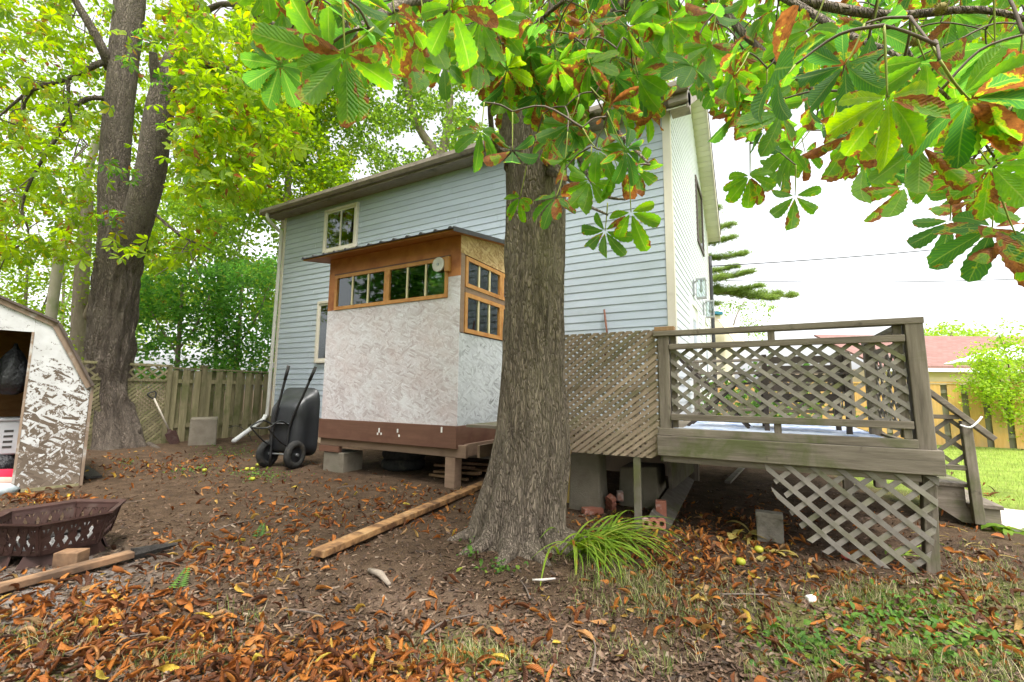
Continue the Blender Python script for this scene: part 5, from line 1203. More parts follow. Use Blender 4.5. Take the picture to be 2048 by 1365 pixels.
def limb(rows, parent, mat='bark_main', n=12, seg=24, name='branch', amp=.08):
    P = pxpath(rows, seg); return MB().tube(P[:, :3], P[:, 3], n, jitter=amp).build(name, mat, parent, True), P
D = d0
branches = []
for rws in (
    [(1048, 330, D + .2, 40), (1025, 230, D + .27, 32), (1012, 120, D + .4, 28), (1000, -60, D + .6, 24), (990, -300, D + .9, 18)],
    [(1092, 330, D + .2, 42), (1105, 200, D + .25, 36), (1120, 60, D + .35, 32), (1150, -200, D + .5, 26), (1190, -500, D + .8, 18)],
    [(1105, 240, D + .2, 18), (1200, 60, D - .4, 15), (1380, -60, 2.7, 13), (1560, -10, 2.2, 11), (1760, 30, 1.9, 11), (1960, 20, 1.7, 9), (2120, 60, 1.6, 7)],
    [(1380, -60, 2.7, 10), (1480, 60, 2.4, 8), (1560, 130, 2.2, 6), (1640, 190, 2.1, 4)],
    [(1560, -10, 2.2, 9), (1700, 70, 1.7, 8), (1790, 110, 1.45, 6), (1900, 200, 1.35, 4), (2000, 330, 1.4, 3)],
    [(1760, 30, 1.9, 8), (1830, 130, 1.9, 6), (1880, 260, 1.8, 4), (1905, 360, 1.8, 3)],
    [(1018, 160, D + .3, 16), (940, 60, 3.2, 13), (850, 0, 2.5, 11), (760, 30, 1.9, 9), (690, 80, 1.5, 6), (630, 110, 1.3, 3)],
    [(1020, 220, D + .25, 12), (1000, 120, 3.2, 9), (960, 70, 2.8, 7), (880, 100, 2.5, 5), (840, 150, 2.4, 3)],
    [(1030, 300, D + .1, 9), (990, 292, 3.3, 6), (985, 150, 3.0, 5), (1060, 60, 2.8, 4), (1130, 0, 2.6, 4)],
    [(1085, 330, D + .05, 9), (1140, 300, 3.1, 6), (1160, 250, 2.8, 5), (1200, 230, 2.5, 5), (1260, 290, 2.1, 4), (1300, 330, 1.95, 2)],
    [(1095, 345, D + .0, 7), (1140, 360, 3.1, 5), (1160, 400, 2.4, 4), (1215, 430, 2.0, 2)],
    [(1150, 300, 3.0, 5), (1195, 380, 2.2, 4), (1250, 400, 1.95, 2)],
    [(1200, 60, D - .4, 9), (1240, 120, 2.9, 6), (1290, 150, 2.7, 4), (1330, 180, 2.6, 2)]):
    o, P = limb(rws, tree); branches.append(P)
NODES = np.concatenate([P[2:, :3] for P in branches])

def leafdir(fan, tilt, d):
    """fan: picture angle of the middle leaflet (90 = down, 0 = right, 180 = left); tilt: how far the blade leans from facing the view"""
    a = math.radians(fan); v = RW @ np.array([math.cos(a), math.sin(a), math.sin(tilt) * .9]); return v
# leaves that can be picked out: px of the leaf centre, depth, fan direction, size factor
SIG = [(1775, 196, 1.12, 88, 1.02, .3), (1560, 150, 1.15, 175, 1.0, .6), (1940, 200, 1.10, 20, 1.05, .5), (1925, 190, 1.15, 60, 1.05, .4), (1590, 392, 2.15, 90, .95, .05), (1478, 205, 2.3, 100, .95, .1), (1500, 352, 2.3, 95, .95, .1),
    (1810, 372, 1.70, 115, 1.0, .1), (1900, 442, 1.62, 95, 1.0, .1), (1916, 388, 2.6, 90, 1.0, .1), (1985, 455, 1.45, 110, 1.0, .1), (2032, 470, 1.42, 80, 1.0, .1), (1730, 330, 1.8, 110, 1.0, .3), (1660, 250, 1.8, 140, 1.0, .3), (1530, 262, 2.2, 130, .95, .2), (1690, 130, 1.35, 120, 1.0, .5), (1850, 120, 1.3, 60, 1.0, .5), (1990, 90, 1.4, 70, 1.0, .4), (1420, 90, 2.1, 110, 1.0, .3), (1980, 330, 1.4, 70, 1.0, .4), (1840, 290, 1.35, 60, 1.0, .5), (1620, 60, 1.6, 120, 1.0, .4), (1560, 230, 1.7, 150, 1.0, .6),
    (1470, 150, 1.9, 150, 1.0, .5), (1430, 20, 2.0, 120, 1., .3), (1745, 60, 1.5, 80, 1, .5), (2030, 170, 1.3, 100, 1, .5), (2035, 300, 1.5, 80, 1, .3), (1950, 400, 1.7, 100, 1, .2), (1700, 270, 1.6, 100, 1, .5),
    (690, 108, 1.18, 100, 1.0, .3), (660, 110, 1.2, 170, 1.0, .6), (720, 60, 1.4, 95, 1.0, .3), (790, 30, 1.4, 85, 1.0, .3), (850, 45, 1.6, 70, 1.0, .4), (610, 60, 1.5, 100, 1.0, .4), (700, -10, 1.3, 100, 1, .4), (905, 15, 1.4, 60, 1, .6), (560, 130, 1.7, 120, 1, .3), (960, 40, 1.7, 50, 1, .5), (820, 110, 2.0, 90, 1, .2), (890, 130, 2.3, 95, 1, .2), (935, 110, 2.4, 90, 1, .2),
    (962, 262, 1.95, 100, .92, .1), (1025, 300, 1.95, 95, .95, .1), (1195, 300, 1.85, 30, .95, .3), (1235, 335, 1.95, 60, .95, .2), (1112, 395, 2.1, 120, .9, .1), (1210, 462, 2.05, 95, .95, .05), (1262, 425, 1.95, 75, .98, .1), (1130, 320, 2.2, 100, .9, .3), (1250, 300, 1.8, 20, .95, .5), (1180, 360, 2.0, 90, .95, .2), (1150, 250, 2.3, 60, .95, .4), (1220, 210, 2.2, 30, 1, .5), (1290, 180, 2.4, 40, .95, .3), (1080, 190, 2.5, 100, .95, .3), (1180, 130, 2.3, 70, 1, .4), (1060, 110, 2.4, 110, 1, .4), (1010, 200, 2.7, 110, .9, .3), (1300, 90, 2.4, 60, 1, .4), (1180, 40, 2.0, 80, 1, .4), (1060, 30, 2.0, 100, 1, .4), (1340, 40, 2.2, 80, 1, .4), (1100, 280, 2.4, 70, .9, .5), (1270, 340, 2.2, 40, .9, .4), (1040, 395, 2.6, 120, .8, .2)]
LP = []
for (x, y, d, fan, s, tl) in SIG:
    s = s * .84; LP.append((at(x, y, d), leafdir(fan, rng.choice([-1, 1]) * tl + rng.normal(0, .1), d), s, d))
def fill(n, region, dr, smin=.85):
    k = 0
    while k < n:
        x, y = rng.uniform(region[0], region[1]), rng.uniform(region[2], region[3])
        lim = region[4](x)
        if y > lim: continue
        d = rng.uniform(*dr)
        LP.append((at(x, y, d), leafdir(90 + rng.normal(0, 45), rng.normal(0, .7), d), rng.uniform(smin, 1.05), d)); k += 1
edge = lambda x: np.interp(x, [1340, 1430, 1500, 1620, 1720, 1850, 2100], [110, 180, 330, 330, 330, 360, 430])
fill(125, (1335, 2110, -70, 420, edge), (2.0, 3.8))
fill(70, (520, 1340, -80, 200, lambda x: np.interp(x, [520, 800, 980, 1100, 1340], [150, 90, 200, 190, 120])), (2.1, 3.6))
fill(40, (985, 1330, 60, 400, lambda x: np.interp(x, [985, 1050, 1130, 1330], [250, 190, 320, 210])), (2.3, 3.2))
LP.sort(key=lambda q: q[3])
meshes = [tmesh('chestnut_leaf', V, F, A, 'leaf_chestnut') for V, F, A in T_HI]
nodes_ = [tuple(p) for p in NODES]; NA = np.array(nodes_)
twm = MB(); pet = MB()
order = sorted(range(len(LP)), key=lambda i: np.min(np.linalg.norm(NODES - LP[i][0], axis=1)))
cur = NODES.copy()
for i in order:
    p, yd, s, d = LP[i]; yd = unit(yd)
    up = unit(V3(0, 0, 1) - yd * .9 + rdirs(1)[0] * .25)
    j = p + up * rng.uniform(.09, .16) - yd * .03                     # end of the leaf stalk on its twig
    pet.tube(bez([p, p + (j - p) * .5 - V3(0, 0, .01), j], 6), [.0022, .0022, .0026, .003, .003, .0034, .0034][:len(bez([p, p + (j - p) * .5, j], 6))], 5)
    dist = np.linalg.norm(cur - j, axis=1); q = cur[np.argmin(dist)]; dd_ = dist.min()
    if dd_ > .03:
        mid_ = (j + q) / 2 + V3(0, 0, .12 * dd_) + rdirs(1)[0] * .06 * dd_
        c_ = bez([q, mid_, j], 8); twm.tube(c_, np.linspace(.004 + .004 * min(dd_, 1), .003, len(c_)), 6, jitter=.15)
        cur = np.concatenate([cur, c_[2:]])
    else: cur = np.concatenate([cur, j[None]])
twm.build('twigs', 'twig', tree, True)['kind'] = 'stuff'
pet.build('leaf_stalks', 'petiole', tree, True)['kind'] = 'stuff'
shown = order[:] ; shown.sort(key=lambda i: LP[i][3])
for c, i in enumerate(shown[:300]):
    p, yd, s, d = LP[i]
    view = unit(CAM - p); zd = view * rng.choice([1, -1], p=[.45, .55]) + rdirs(1)[0] * .45 + V3(0, 0, .25)
    B_ = basis(np.array([unit(yd)]), np.array([zd]))[0]
    o = bpy.data.objects.new('leaf', meshes[rng.randint(len(meshes))]); COL.objects.link(o); setp(o, tree)
    M = Matrix([list(B_[r] * s) + [p[r]] for r in range(3)] + [[0, 0, 0, 1]]); o.matrix_basis = M
# the rest of the crown: above and beyond the frame, and behind the hanging leaves
N = 620
xs = rng.uniform(300, 2300, N); ys = rng.uniform(-900, -40, N); ds = rng.uniform(2.2, 5.2, N)
T = np.array([at(x, y, d) for x, y, d in zip(xs, ys, ds)])
N2 = 420
xs = rng.uniform(640, 2100, N2); ys = rng.uniform(-60, 130, N2) + np.where(xs > 1400, 60, 0); T2 = np.array([at(x, y, rng.uniform(3.4, 5.5)) for x, y in zip(xs, ys)])
T = np.concatenate([T, T2]); N = len(T)
yd = rdirs(N) * .8 + np.array([0, 0, -.6]); R = basis(yd, rdirs(N) * .6 + np.array([0, 0, 1]))
o = scatter('crown', T_MID, R, T, rng.uniform(.85, 1.1, N), 'leaf_chestnut', tree); tag(o, kind='stuff')
# husks
for x, y, d in ((1882, 18, 1.75), (1832, 82, 1.8), (2022, 226, 1.6), (1186, 62, 2.6), (1165, 235, 2.3)):
    c = at(x, y, d); m_ = MB(); r = .021
    m_.tube([c + V3(0, 0, r), c + V3(0, 0, r * .8), c + V3(0, 0, r * .3), c - V3(0, 0, r * .3), c - V3(0, 0, r * .8), c - V3(0, 0, r)], [r * .2, r * .62, r * .97, r * .97, r * .62, r * .2], 12)
    for v in rdirs(46): m_.tube([c + v * r * .9, c + v * r * 1.42], [.0022, .0004], 4, False)
    j = cur[np.argmin(np.linalg.norm(cur - c, axis=1))]; m_.tube(bez([c + V3(0, 0, r), (c + j) / 2 + V3(0, 0, .02), j], 6), .002, 5)
    m_.build('husk', 'husk', tree, True)

# ------------------------------------------------------------------ the big double-trunked tree at the left
LB = onz(226, 893, 0); dl = proj(LB + V3(0, 0, .8))[2]
ltree = thing('double_trunk_tree', 'big old chestnut whose trunk splits in two, beside the shed', 'tree', LB)
mp_ = [tuple(LB + V3(0, 0, -.15)) + (46 * dl / FPX * cosx(226),), tuple(LB + V3(0, 0, .1)) + (47 * dl / FPX * cosx(226),)] + [tuple(at(x, y, dl)) + ((r + 3) * dl / FPX * cosx(x),) for x, y, r in ((217, 780, 49), (224, 680, 46), (233, 580, 44), (242, 500, 44), (248, 455, 44), (250, 435, 36), (251, 425, 20))]
P1 = bez(mp_, 90)
MB().rings(trunk_mesh(P1, 84, [(0.0, .75, 10), (1.2, .4, 8), (2.6, .45, 8), (3.6, .5, 8), (5.0, .35, 6)], .22, .36, .045, [(1.9, .08, 1.5), (3.1, .07, 1.2), (.7, .06, .8), (2.5, .05, 2.5)], 7)).build('trunk', 'bark_left', ltree, True)
LBR = []
for rws, n_ in (([(236, 560, dl, 26), (232, 480, dl, 34), (227, 400, dl, 33), (231, 300, dl + .05, 32), (240, 200, dl + .1, 31), (250, 100, dl + .2, 32), (260, 0, dl + .3, 32), (272, -150, dl + .5, 28), (290, -400, dl + 1, 20)], 24),
    ([(244, 560, dl, 26), (262, 480, dl - .04, 34), (287, 400, dl - .08, 33), (304, 330, dl - .1, 32), (315, 250, dl - .15, 31), (330, 170, dl - .1, 26), (352, 110, dl, 20), (378, 44, dl + .1, 18), (392, -60, dl + .3, 15), (430, -300, dl + .8, 10)], 24),
    ([(318, 190, dl - .1, 16), (310, 140, dl - .3, 12), (306, 105, dl - .4, 9)], 10),
    ([(340, 170, dl, 12), (385, 140, dl - .5, 9), (430, 130, dl - 1, 7), (480, 150, dl - 1.4, 4)], 10),
    ([(222, 140, dl + .1, 14), (208, 105, dl - .1, 12), (185, 60, dl - .2, 11), (150, 0, dl - .3, 9), (110, -80, dl - .5, 7)], 12),
    ([(216, 128, dl + .1, 9), (200, 127, dl - .1, 8), (160, 145, dl - .3, 7), (136, 158, dl - .4, 6), (66, 180, dl - .5, 5), (13, 220, dl - .6, 3), (-30, 260, dl - .7, 2)], 10),
    ([(136, 158, dl - .4, 5), (138, 200, dl - .4, 4), (146, 250, dl - .4, 3), (176, 292, dl - .4, 2)], 8),
    ([(66, 180, dl - .5, 4), (48, 210, dl - .5, 3), (36, 255, dl - .5, 2)], 8),
    ([(216, 200, dl, 7), (190, 196, dl - .2, 6), (165, 203, dl - .3, 6), (136, 229, dl - .35, 5), (110, 281, dl - .4, 5), (66, 352, dl - .5, 4), (44, 418, dl - .5, 3), (57, 475, dl - .5, 2.5), (0, 512, dl - .6, 2)], 8),
    ([(380, 44, dl, 8), (440, 10, dl - .6, 6), (500, 20, dl - 1.2, 5), (560, 60, dl - 1.8, 3)], 8),
    ([(312, 430, dl, 4), (360, 470, dl - .2, 3), (420, 500, dl - .4, 2)], 7)):
    o, P = limb(rws, ltree, 'bark_left', n_, 26, 'branch', .06); LBR.append(P[:, :3])
# root flare running out to the right
MB().tube(bez([at(262, 862, dl - .1), onz(285, 884, .02), onz(318, 898, -.01)], 8), [.17, .15, .13, .11, .09, .075, .06, .045, .03][:len(bez([V3(0,0,0), V3(1,0,0), V3(2,0,0)], 8))], 10, jitter=.1).build('root', 'bark_left', ltree, True)
def frustum_leaves(n, xr, yr, dr, dens=None):
    out_ = []
    while len(out_) < n:
        x, y = rng.uniform(*xr), rng.uniform(*yr)
        if dens is not None and rng.rand() > dens(x, y): continue
        d = rng.uniform(*dr)
        if 175 < x < 350 and y < 480 and d < dl + .4 and rng.rand() < .93: continue
        out_.append(at(x, y, d))
    return np.array(out_)
def clump(x, y): return float(np.clip((vnoise(np.array(x / 55.0), np.array(y / 45.0), 31) * .6 + vnoise(np.array(x / 24.0), np.array(y / 20.0), 33) * .4 - .30) * 5, .0, 1))
low = lambda x: np.interp(x, [-200, 60, 200, 330, 430, 520, 580], [560, 520, 520, 560, 470, 400, 330])
T = np.concatenate([frustum_leaves(5200, (-220, 580), (-420, 540), (dl - 1.6, dl + 3.5), lambda x, y: clump(x, y) * (y < low(x))),
                    frustum_leaves(800, (330, 620), (20, 420), (dl - 2.6, dl - .4), lambda x, y: clump(x, y) * (y < low(x) - 30))])
N = len(T); R = basis(rdirs(N) * .9 + np.array([0, 0, -.5]), rdirs(N) * .7 + np.array([0, 0, 1]))
o = scatter('crown', T_LOW, R, T, rng.uniform(.85, 1.25, N), 'leaf_left', ltree, brown=np.clip(rng.normal(-.2, .3, N), 0, 1)); tag(o, kind='stuff')
# a few leaf sprays on the trunk itself
sp_ = [(250, 340, dl - .6), (265, 352, dl - .6), (215, 330, dl - .62), (205, 425, dl - .6), (225, 440, dl - .6), (262, 118, dl - .5), (330, 250, dl - .6), (320, 160, dl - .6), (300, 70, dl - .5), (345, 160, dl - .6)]
T = np.array([at(*p) for p in sp_ for _ in range(3)]) + rng.normal(0, .08, (len(sp_) * 3, 3)); N = len(T)
o = scatter('leaf_spray', T_LOW, basis(rdirs(N) + np.array([0, 0, -.6]), rdirs(N) + np.array([0, 0, 1])), T, rng.uniform(.8, 1.1, N), 'leaf_chestnut', ltree); tag(o, kind='stuff')
tw = MB()
for p in LBR[4:]:
    for k in range(10):
        q = p[rng.randint(len(p) // 3, len(p))]; e = q + rdirs(1)[0] * rng.uniform(.4, .9) + V3(0, 0, -.1); tw.tube(bez([q, (q + e) / 2 + rdirs(1)[0] * .1, e], 6), [.012, .011, .01, .008, .007, .006, .005][:7], 5)
tag(tw.build('twigs', 'twig', ltree, True), kind='stuff')

# ------------------------------------------------------------------ trees behind
def back_tree(label, base, axis_pts, leaves, mat, barkm='far_bark', tm=T_SPRIG, size=(.9, 1.3), name='broadleaf_tree', bvary=None):
    tr = thing(name, label, 'tree', (base[0], base[1], 0))
    for pth, rr_ in axis_pts:
        c_ = bez(pth, 14); MB().tube(c_, np.linspace(rr_[0], rr_[1], len(c_)), 10, jitter=.08).build('trunk' if pth is axis_pts[0][0] else 'branch', barkm, tr, True)
    N = len(leaves); o = scatter('crown', tm, basis(rdirs(N) + np.array([0, 0, -.4]), rdirs(N) * .8 + np.array([0, 0, 1])), leaves, rng.uniform(size[0], size[1], N), mat, tr); tag(o, kind='stuff')
    return tr
def fl(n, xr, yr, dr, sc=(40, 34), seed=50, thr=.4, extra=None):
    out_ = []
    while len(out_) < n:
        x, y = rng.uniform(*xr), rng.uniform(*yr)
        v_ = vnoise(np.array(x / sc[0]), np.array(y / sc[1]), seed) * .6 + vnoise(np.array(x / sc[0] * 2.3), np.array(y / sc[1] * 2.3), seed + 1) * .4
        if rng.rand() > np.clip((v_ - thr) * 6, 0, 1): continue
        if extra is not None and not extra(x, y): continue
        out_.append(at(x, y, rng.uniform(*dr)))
    return np.array(out_)
def gpt(x, d): p = at(x, 800, d); return V3(p[0], p[1], 0)
g = gpt(84, 13.5); lt = [tuple(g + V3(0, 0, -.1)), tuple(at(118, 520, 13.5)), tuple(at(152, 420, 13.5)), tuple(at(200, 260, 13.6))]
back_tree('leaning pale smooth trunk rising behind the shed roof', g, [(lt, (.15, .10))], fl(700, (-150, 260), (120, 420), (12.5, 15), seed=60), 'leaf_left', 'pale_bark', name='leaning_tree')
g = gpt(165, 14.5); lt = [tuple(g + V3(0, 0, -.1)), tuple(at(160, 620, 14.5)), tuple(at(172, 450, 14.5)), tuple(at(178, 380, 14.6))]; b2 = [tuple(at(168, 640, 14.5)), tuple(at(188, 590, 14.4)), tuple(at(205, 540, 14.3))]
back_tree('dark-barked tree standing behind the double trunk', g, [(lt, (.26, .13)), (b2, (.09, .05))], fl(2300, (-200, 420), (-100, 590), (13.0, 17), seed=64, thr=.30), 'leaf_left', 'far_bark', size=(1.0, 1.5))
for lab, xr, yr, dr, gx_, sd_, n, mt in (
    ('dark green leafy maple behind the board fence beside the house', (395, 570), (520, 760), (13.2, 15.5), 470, 70, 950, 'leaf_green'),
    ('bright green maple bush overhanging the lattice fence panel', (262, 470), (540, 770), (12.6, 14), 350, 74, 900, 'leaf_green'),
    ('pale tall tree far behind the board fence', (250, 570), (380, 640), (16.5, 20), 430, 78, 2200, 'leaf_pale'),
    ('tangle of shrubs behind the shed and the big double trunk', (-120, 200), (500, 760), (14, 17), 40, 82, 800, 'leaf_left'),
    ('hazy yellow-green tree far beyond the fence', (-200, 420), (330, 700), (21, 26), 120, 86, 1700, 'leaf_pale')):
    g = gpt(gx_, sum(dr) / 2)
    dm = sum(dr) / 2; br = [tuple(g), tuple(at(gx_ + 8, yr[0] * .4 + yr[1] * .6, dm)), tuple(at(gx_ + 15, yr[0] + 30, dm))]
    br2 = [tuple(at(gx_ + 6, yr[1] - 70, dm)), tuple(at(gx_ + 40, (yr[0] + yr[1]) / 2, dm)), tuple(at(gx_ + 70, yr[0] + 50, dm))]
    br3 = [tuple(at(gx_ + 6, yr[1] - 60, dm)), tuple(at(gx_ - 30, (yr[0] + yr[1]) / 2, dm)), tuple(at(gx_ - 60, yr[0] + 60, dm))]
    back_tree(lab, g, [(br, (.09, .03)), (br2, (.04, .015)), (br3, (.04, .015))], fl(n, xr, yr, dr, (36, 26), sd_, .40), mt, size=(1.0, 1.6) if dm < 17 else (1.5, 2.3))
# trees rising behind the roof
for lab, xr, yr, dr, tks, sd_, n, mt in (
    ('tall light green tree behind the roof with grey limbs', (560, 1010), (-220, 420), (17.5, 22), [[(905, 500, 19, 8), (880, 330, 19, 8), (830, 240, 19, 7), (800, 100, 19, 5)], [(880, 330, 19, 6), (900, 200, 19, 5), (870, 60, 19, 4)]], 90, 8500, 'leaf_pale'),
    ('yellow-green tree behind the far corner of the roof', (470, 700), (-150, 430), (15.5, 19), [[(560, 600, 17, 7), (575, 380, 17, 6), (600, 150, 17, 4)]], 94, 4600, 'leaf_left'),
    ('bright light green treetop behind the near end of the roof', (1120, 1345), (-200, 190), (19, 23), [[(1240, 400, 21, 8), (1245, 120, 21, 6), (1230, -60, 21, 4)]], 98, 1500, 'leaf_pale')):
    dm = sum(dr) / 2; g = gpt(tks[0][0][0], dm); ap_ = []
    for j_, tk_ in enumerate(tks):
        pts = [tuple(at(x, y, d)) for x, y, d, r in tk_]
        if j_ == 0: pts = [tuple(g)] + pts
        ap_.append((pts, (tk_[0][3] * dm / FPX * 1.6, tk_[-1][3] * dm / FPX)))
    back_tree(lab, g, ap_, fl(n, xr, yr, dr, (48, 40), sd_, .36, extra=(lambda x, y: y < 430 - max(0, (x - 560)) * .30) if sd_ != 98 else (lambda x, y: x > 1180 - y * .2)), mt, size=(1.3, 2.1))
# pine beyond the gable end
dpn = 24.0; g = gpt(1385, dpn)
pine = thing('pine_tree', 'tall pine with flat layered boughs beyond the gable end', 'tree', g)
MB().tube([g, at(1385, 300, dpn), at(1388, 60, dpn)], [.3, .2, .06], 12).build('trunk', 'far_bark', pine, True)
nV, nF, nA = [], [], []; o_ = 0
for k in range(16):
    v = rdirs(1)[0]; v[2] = abs(v[2]) * .6 + .1; v = unit(v) * .20; s_ = unit(np.cross(v, rdirs(1)[0])) * .006
    nV += [-s_, s_, v]; nF.append((o_, o_ + 1, o_ + 2)); o_ += 3
    nA += [(0, 0, .1 * rng.rand(), 0)] * 3
T_NEED = [(np.array(nV), np.array(nF), np.array(nA))]
pts = []; bm_ = MB()
for (x0, y0, x1, y1, th) in ((1385, 520, 1500, 506, 9), (1385, 545, 1480, 532, 5), (1385, 565, 1510, 543, 10), (1385, 562, 1450, 556, 14), (1385, 590, 1530, 571, 6), (1385, 575, 1602, 595, 15), (1425, 582, 1560, 600, 10), (1385, 470, 1468, 447, 5), (1385, 490, 1472, 474, 6), (1385, 600, 1440, 610, 8), (1385, 430, 1440, 415, 6)):
    a, b_ = at(x0, y0, dpn), at(x1, y1, dpn - rng.uniform(0, 2)); c_ = bez([a, (a + b_) / 2 - V3(0, 0, .12), b_], 8); bm_.tube(c_, np.linspace(.05, .012, len(c_)), 6)
    n = int(np.hypot(x1 - x0, y1 - y0) * 3.2)
    for k in range(n):
        f = rng.rand() ** .8; p = c_[int(f * (len(c_) - 1))]; pts.append(p + np.array([rng.normal(0, .25), rng.normal(0, .25), abs(rng.normal(0, .010 * th)) * 1.3 - .03]) * (1.15 - f * .6))
tag(bm_.build('boughs', 'far_bark', pine, True), kind='stuff')
T = np.array(pts); N = len(T); o = scatter('needles', T_NEED, basis(rdirs(N), rdirs(N) * .3 + np.array([0, 0, 1])), T, rng.uniform(.9, 1.5, N), 'needle', pine); tag(o, kind='stuff')
g = gpt(1462, 22); back_tree('thin sparse tree in front of the pine', g, [([tuple(g), tuple(at(1462, 700, 22)), tuple(at(1470, 640, 22)), tuple(at(1490, 600, 22))], (.06, .02)), ([tuple(at(1462, 680, 22)), tuple(at(1500, 650, 22)), tuple(at(1525, 635, 22))], (.03, .012))],
    fl(170, (1435, 1545), (596, 690), (21, 23), (20, 18), 104, .42), 'leaf_pale', size=(.9, 1.4))
g = gpt(1900, 33); back_tree('rounded bright green treetop behind the pinkish roof', g, [([tuple(g), tuple(at(1900, 700, 33)), tuple(at(1905, 665, 33))], (.2, .08))], fl(420, (1835, 1972), (650, 720), (32, 35), (24, 18), 108, .3, extra=lambda x, y: y > 652 + abs(x - 1900) * .25), 'leaf_sapling', size=(2.0, 3.2))
for k in range(6):
    gx_ = 1480 + k * 62; g = gpt(gx_, 13.2)
    if g[1] > NY - .4: pass
# low shrubs behind the deck, seen through the lattice
g = V3(-.2, 9.6, 0); T = g + rng.normal(0, 1, (260, 3)) * np.array([.8, .5, .35]) + V3(0, 0, .75); T[:, 2] = np.abs(T[:, 2])
back_tree('green shrub with orange leaves growing behind the deck', g, [([(-.2, 9.6, 0), (-.15, 9.6, .5), (-.3, 9.5, 1.0)], (.03, .01))], T, 'leaf_ground', size=(1.0, 1.5), name='shrub')
# sapling at the right edge in front of the orange fence
g = V3(*at(2032, 800, 10.2)[:2], 0)
st_ = [[tuple(g), tuple(at(2030, 820, 10.2)), tuple(at(2015, 720, 10.2)), tuple(at(1998, 670, 10.1))], [tuple(g + V3(.05, 0, 0)), tuple(at(2045, 800, 10.1)), tuple(at(2060, 690, 10))], [tuple(at(2030, 850, 10.2)), tuple(at(1990, 790, 10)), tuple(at(1955, 770, 9.9))], [tuple(at(2025, 800, 10.2)), tuple(at(1985, 740, 10)), tuple(at(1960, 720, 9.9))]]
lv = []
for s_ in st_:
    c_ = bez(s_, 20)
    for p in c_[4:]:
        for _ in range(13): lv.append(p + rng.normal(0, .17, 3))
back_tree('young bright green sapling in front of the orange fence', g, [(s_, (.022, .006)) for s_ in st_], np.array(lv), 'leaf_sapling', 'twig', size=(.55, .9), name='sapling')
# trees standing behind the viewer: they shade the yard and show in the window panes
for k, (x, y, lab) in enumerate(((-4.5, -5.5, 'leafy tree standing well in front of the shed, mirrored in the porch room panes'), (1.5, -7.0, 'leafy tree standing in front of the deck, mirrored in the porch room panes'), (-9.5, -3.0, 'leafy tree on the near side of the shed'))):
    g = V3(x, y, 0); N = 1100; v = rdirs(N) * (rng.rand(N, 1) ** .33) * np.array([3.0, 2.4, 2.8]) + g + V3(0, 0, 4.2)
    back_tree(lab, g, [([tuple(g), tuple(g + V3(.1, 0, 2.0)), tuple(g + V3(0, .2, 4.6))], (.24, .10))], v, 'leaf_green', size=(2.2, 3.4))

# ------------------------------------------------------------------ litter, grass and small plants on the ground
def on_ground(P): P = np.array(P, float); P[:, 2] = gz(P[:, 0], P[:, 1]); return P
rs = np.random.RandomState(8)
def dry_leaf(L, rs, na=6, nc=3):
    V, F, UV = leaflet(L, L * rs.uniform(.30, .46), na, nc, rs.uniform(-.2, .7), rs.uniform(-1.6, 1.6), rs.uniform(.4, 3.2) * rs.choice([-1, 1, 1]), .06, .6, rs.normal(0, 1.1))
    V = V - V.mean(0); V[:, 2] -= V[:, 2].min()
    return V, F, np.concatenate([UV, np.zeros((len(V), 1)), np.zeros((len(V), 1))], 1)
T_DRY = [dry_leaf(.125, rs) for _ in range(16)]
def pile(n, polys, dmax=12):
    """sample ground points inside picture-derived ground patches: (px centre, py centre, rx, ry, weight)"""
    wts = np.array([p[4] for p in polys], float); wts /= wts.sum(); out_ = []
    while len(out_) < n:
        x0, y0, rx, ry, _ = polys[rng.choice(len(polys), p=wts)]
        a = rng.normal(0, .55, 2); x, y = x0 + a[0] * rx, y0 + a[1] * ry
        if y < 872: continue
        p = onz(x, y, 0)
        if p[1] > 4.4 and -5.9 < p[0] < -3.2 and rng.rand() < .6: continue
        out_.append(p)
    return np.array(out_)
PATCH = [(300, 1300, 420, 90, 5), (700, 1335, 300, 50, 3), (60, 1240, 200, 80, .8), (480, 1110, 200, 70, 2.0), (330, 930, 200, 26, 2.2), (620, 1030, 220, 50, 1.6), (850, 1000, 150, 50, 1.4), (500, 960, 250, 40, .8),
         (1350, 1120, 170, 60, 2.0), (1480, 1060, 160, 70, 2.0), (1620, 1170, 260, 60, 1.2), (1950, 1180, 160, 110, 1.2), (1750, 1260, 350, 80, .8), (1400, 1230, 200, 60, .6), (1000, 1250, 500, 110, 1.0), (1930, 1010, 90, 40, .9), (1250, 1050, 160, 40, 1.2), (90, 1000, 110, 20, .9), (1850, 1340, 260, 50, .8), (220, 1200, 220, 50, 1.2)]
P = on_ground(pile(8200, PATCH)); N = len(P)
dep = proj(P)[:, 2]; inframe = (proj(P)[:, 0] > 0) & (proj(P)[:, 0] < 2048) & (proj(P)[:, 1] < 1365) & (dep > .3)
P[:, 2] += rng.uniform(-.010, .010, N)
nrm = rdirs(N) * .3 + np.array([0, 0, 1]); R = basis(rdirs(N) * np.array([1, 1, .25]), nrm)
S = np.where(rng.rand(N) < .6, rng.uniform(.16, .45, N), rng.uniform(.4, .88, N))
size = np.where(inframe, S / np.maximum(dep, .3), 0); big = np.argsort(-size)[:290]; rest = np.setdiff1d(np.arange(N), big)
dm_ = [tmesh('fallen_leaf', V, F, A, 'litter') for V, F, A in [dry_leaf(.125, rs, 8, 4) for _ in range(18)]]
for i in big:
    o = bpy.data.objects.new('fallen_leaf', dm_[rng.randint(len(dm_))]); COL.objects.link(o)
    o.matrix_world = Matrix([list(R[i][r] * S[i]) + [P[i][r]] for r in range(3)] + [[0, 0, 0, 1]])
    tag(o, 'curled orange-brown chestnut leaflet lying loose on the soil', 'leaf', 'fallen chestnut leaves on the ground')
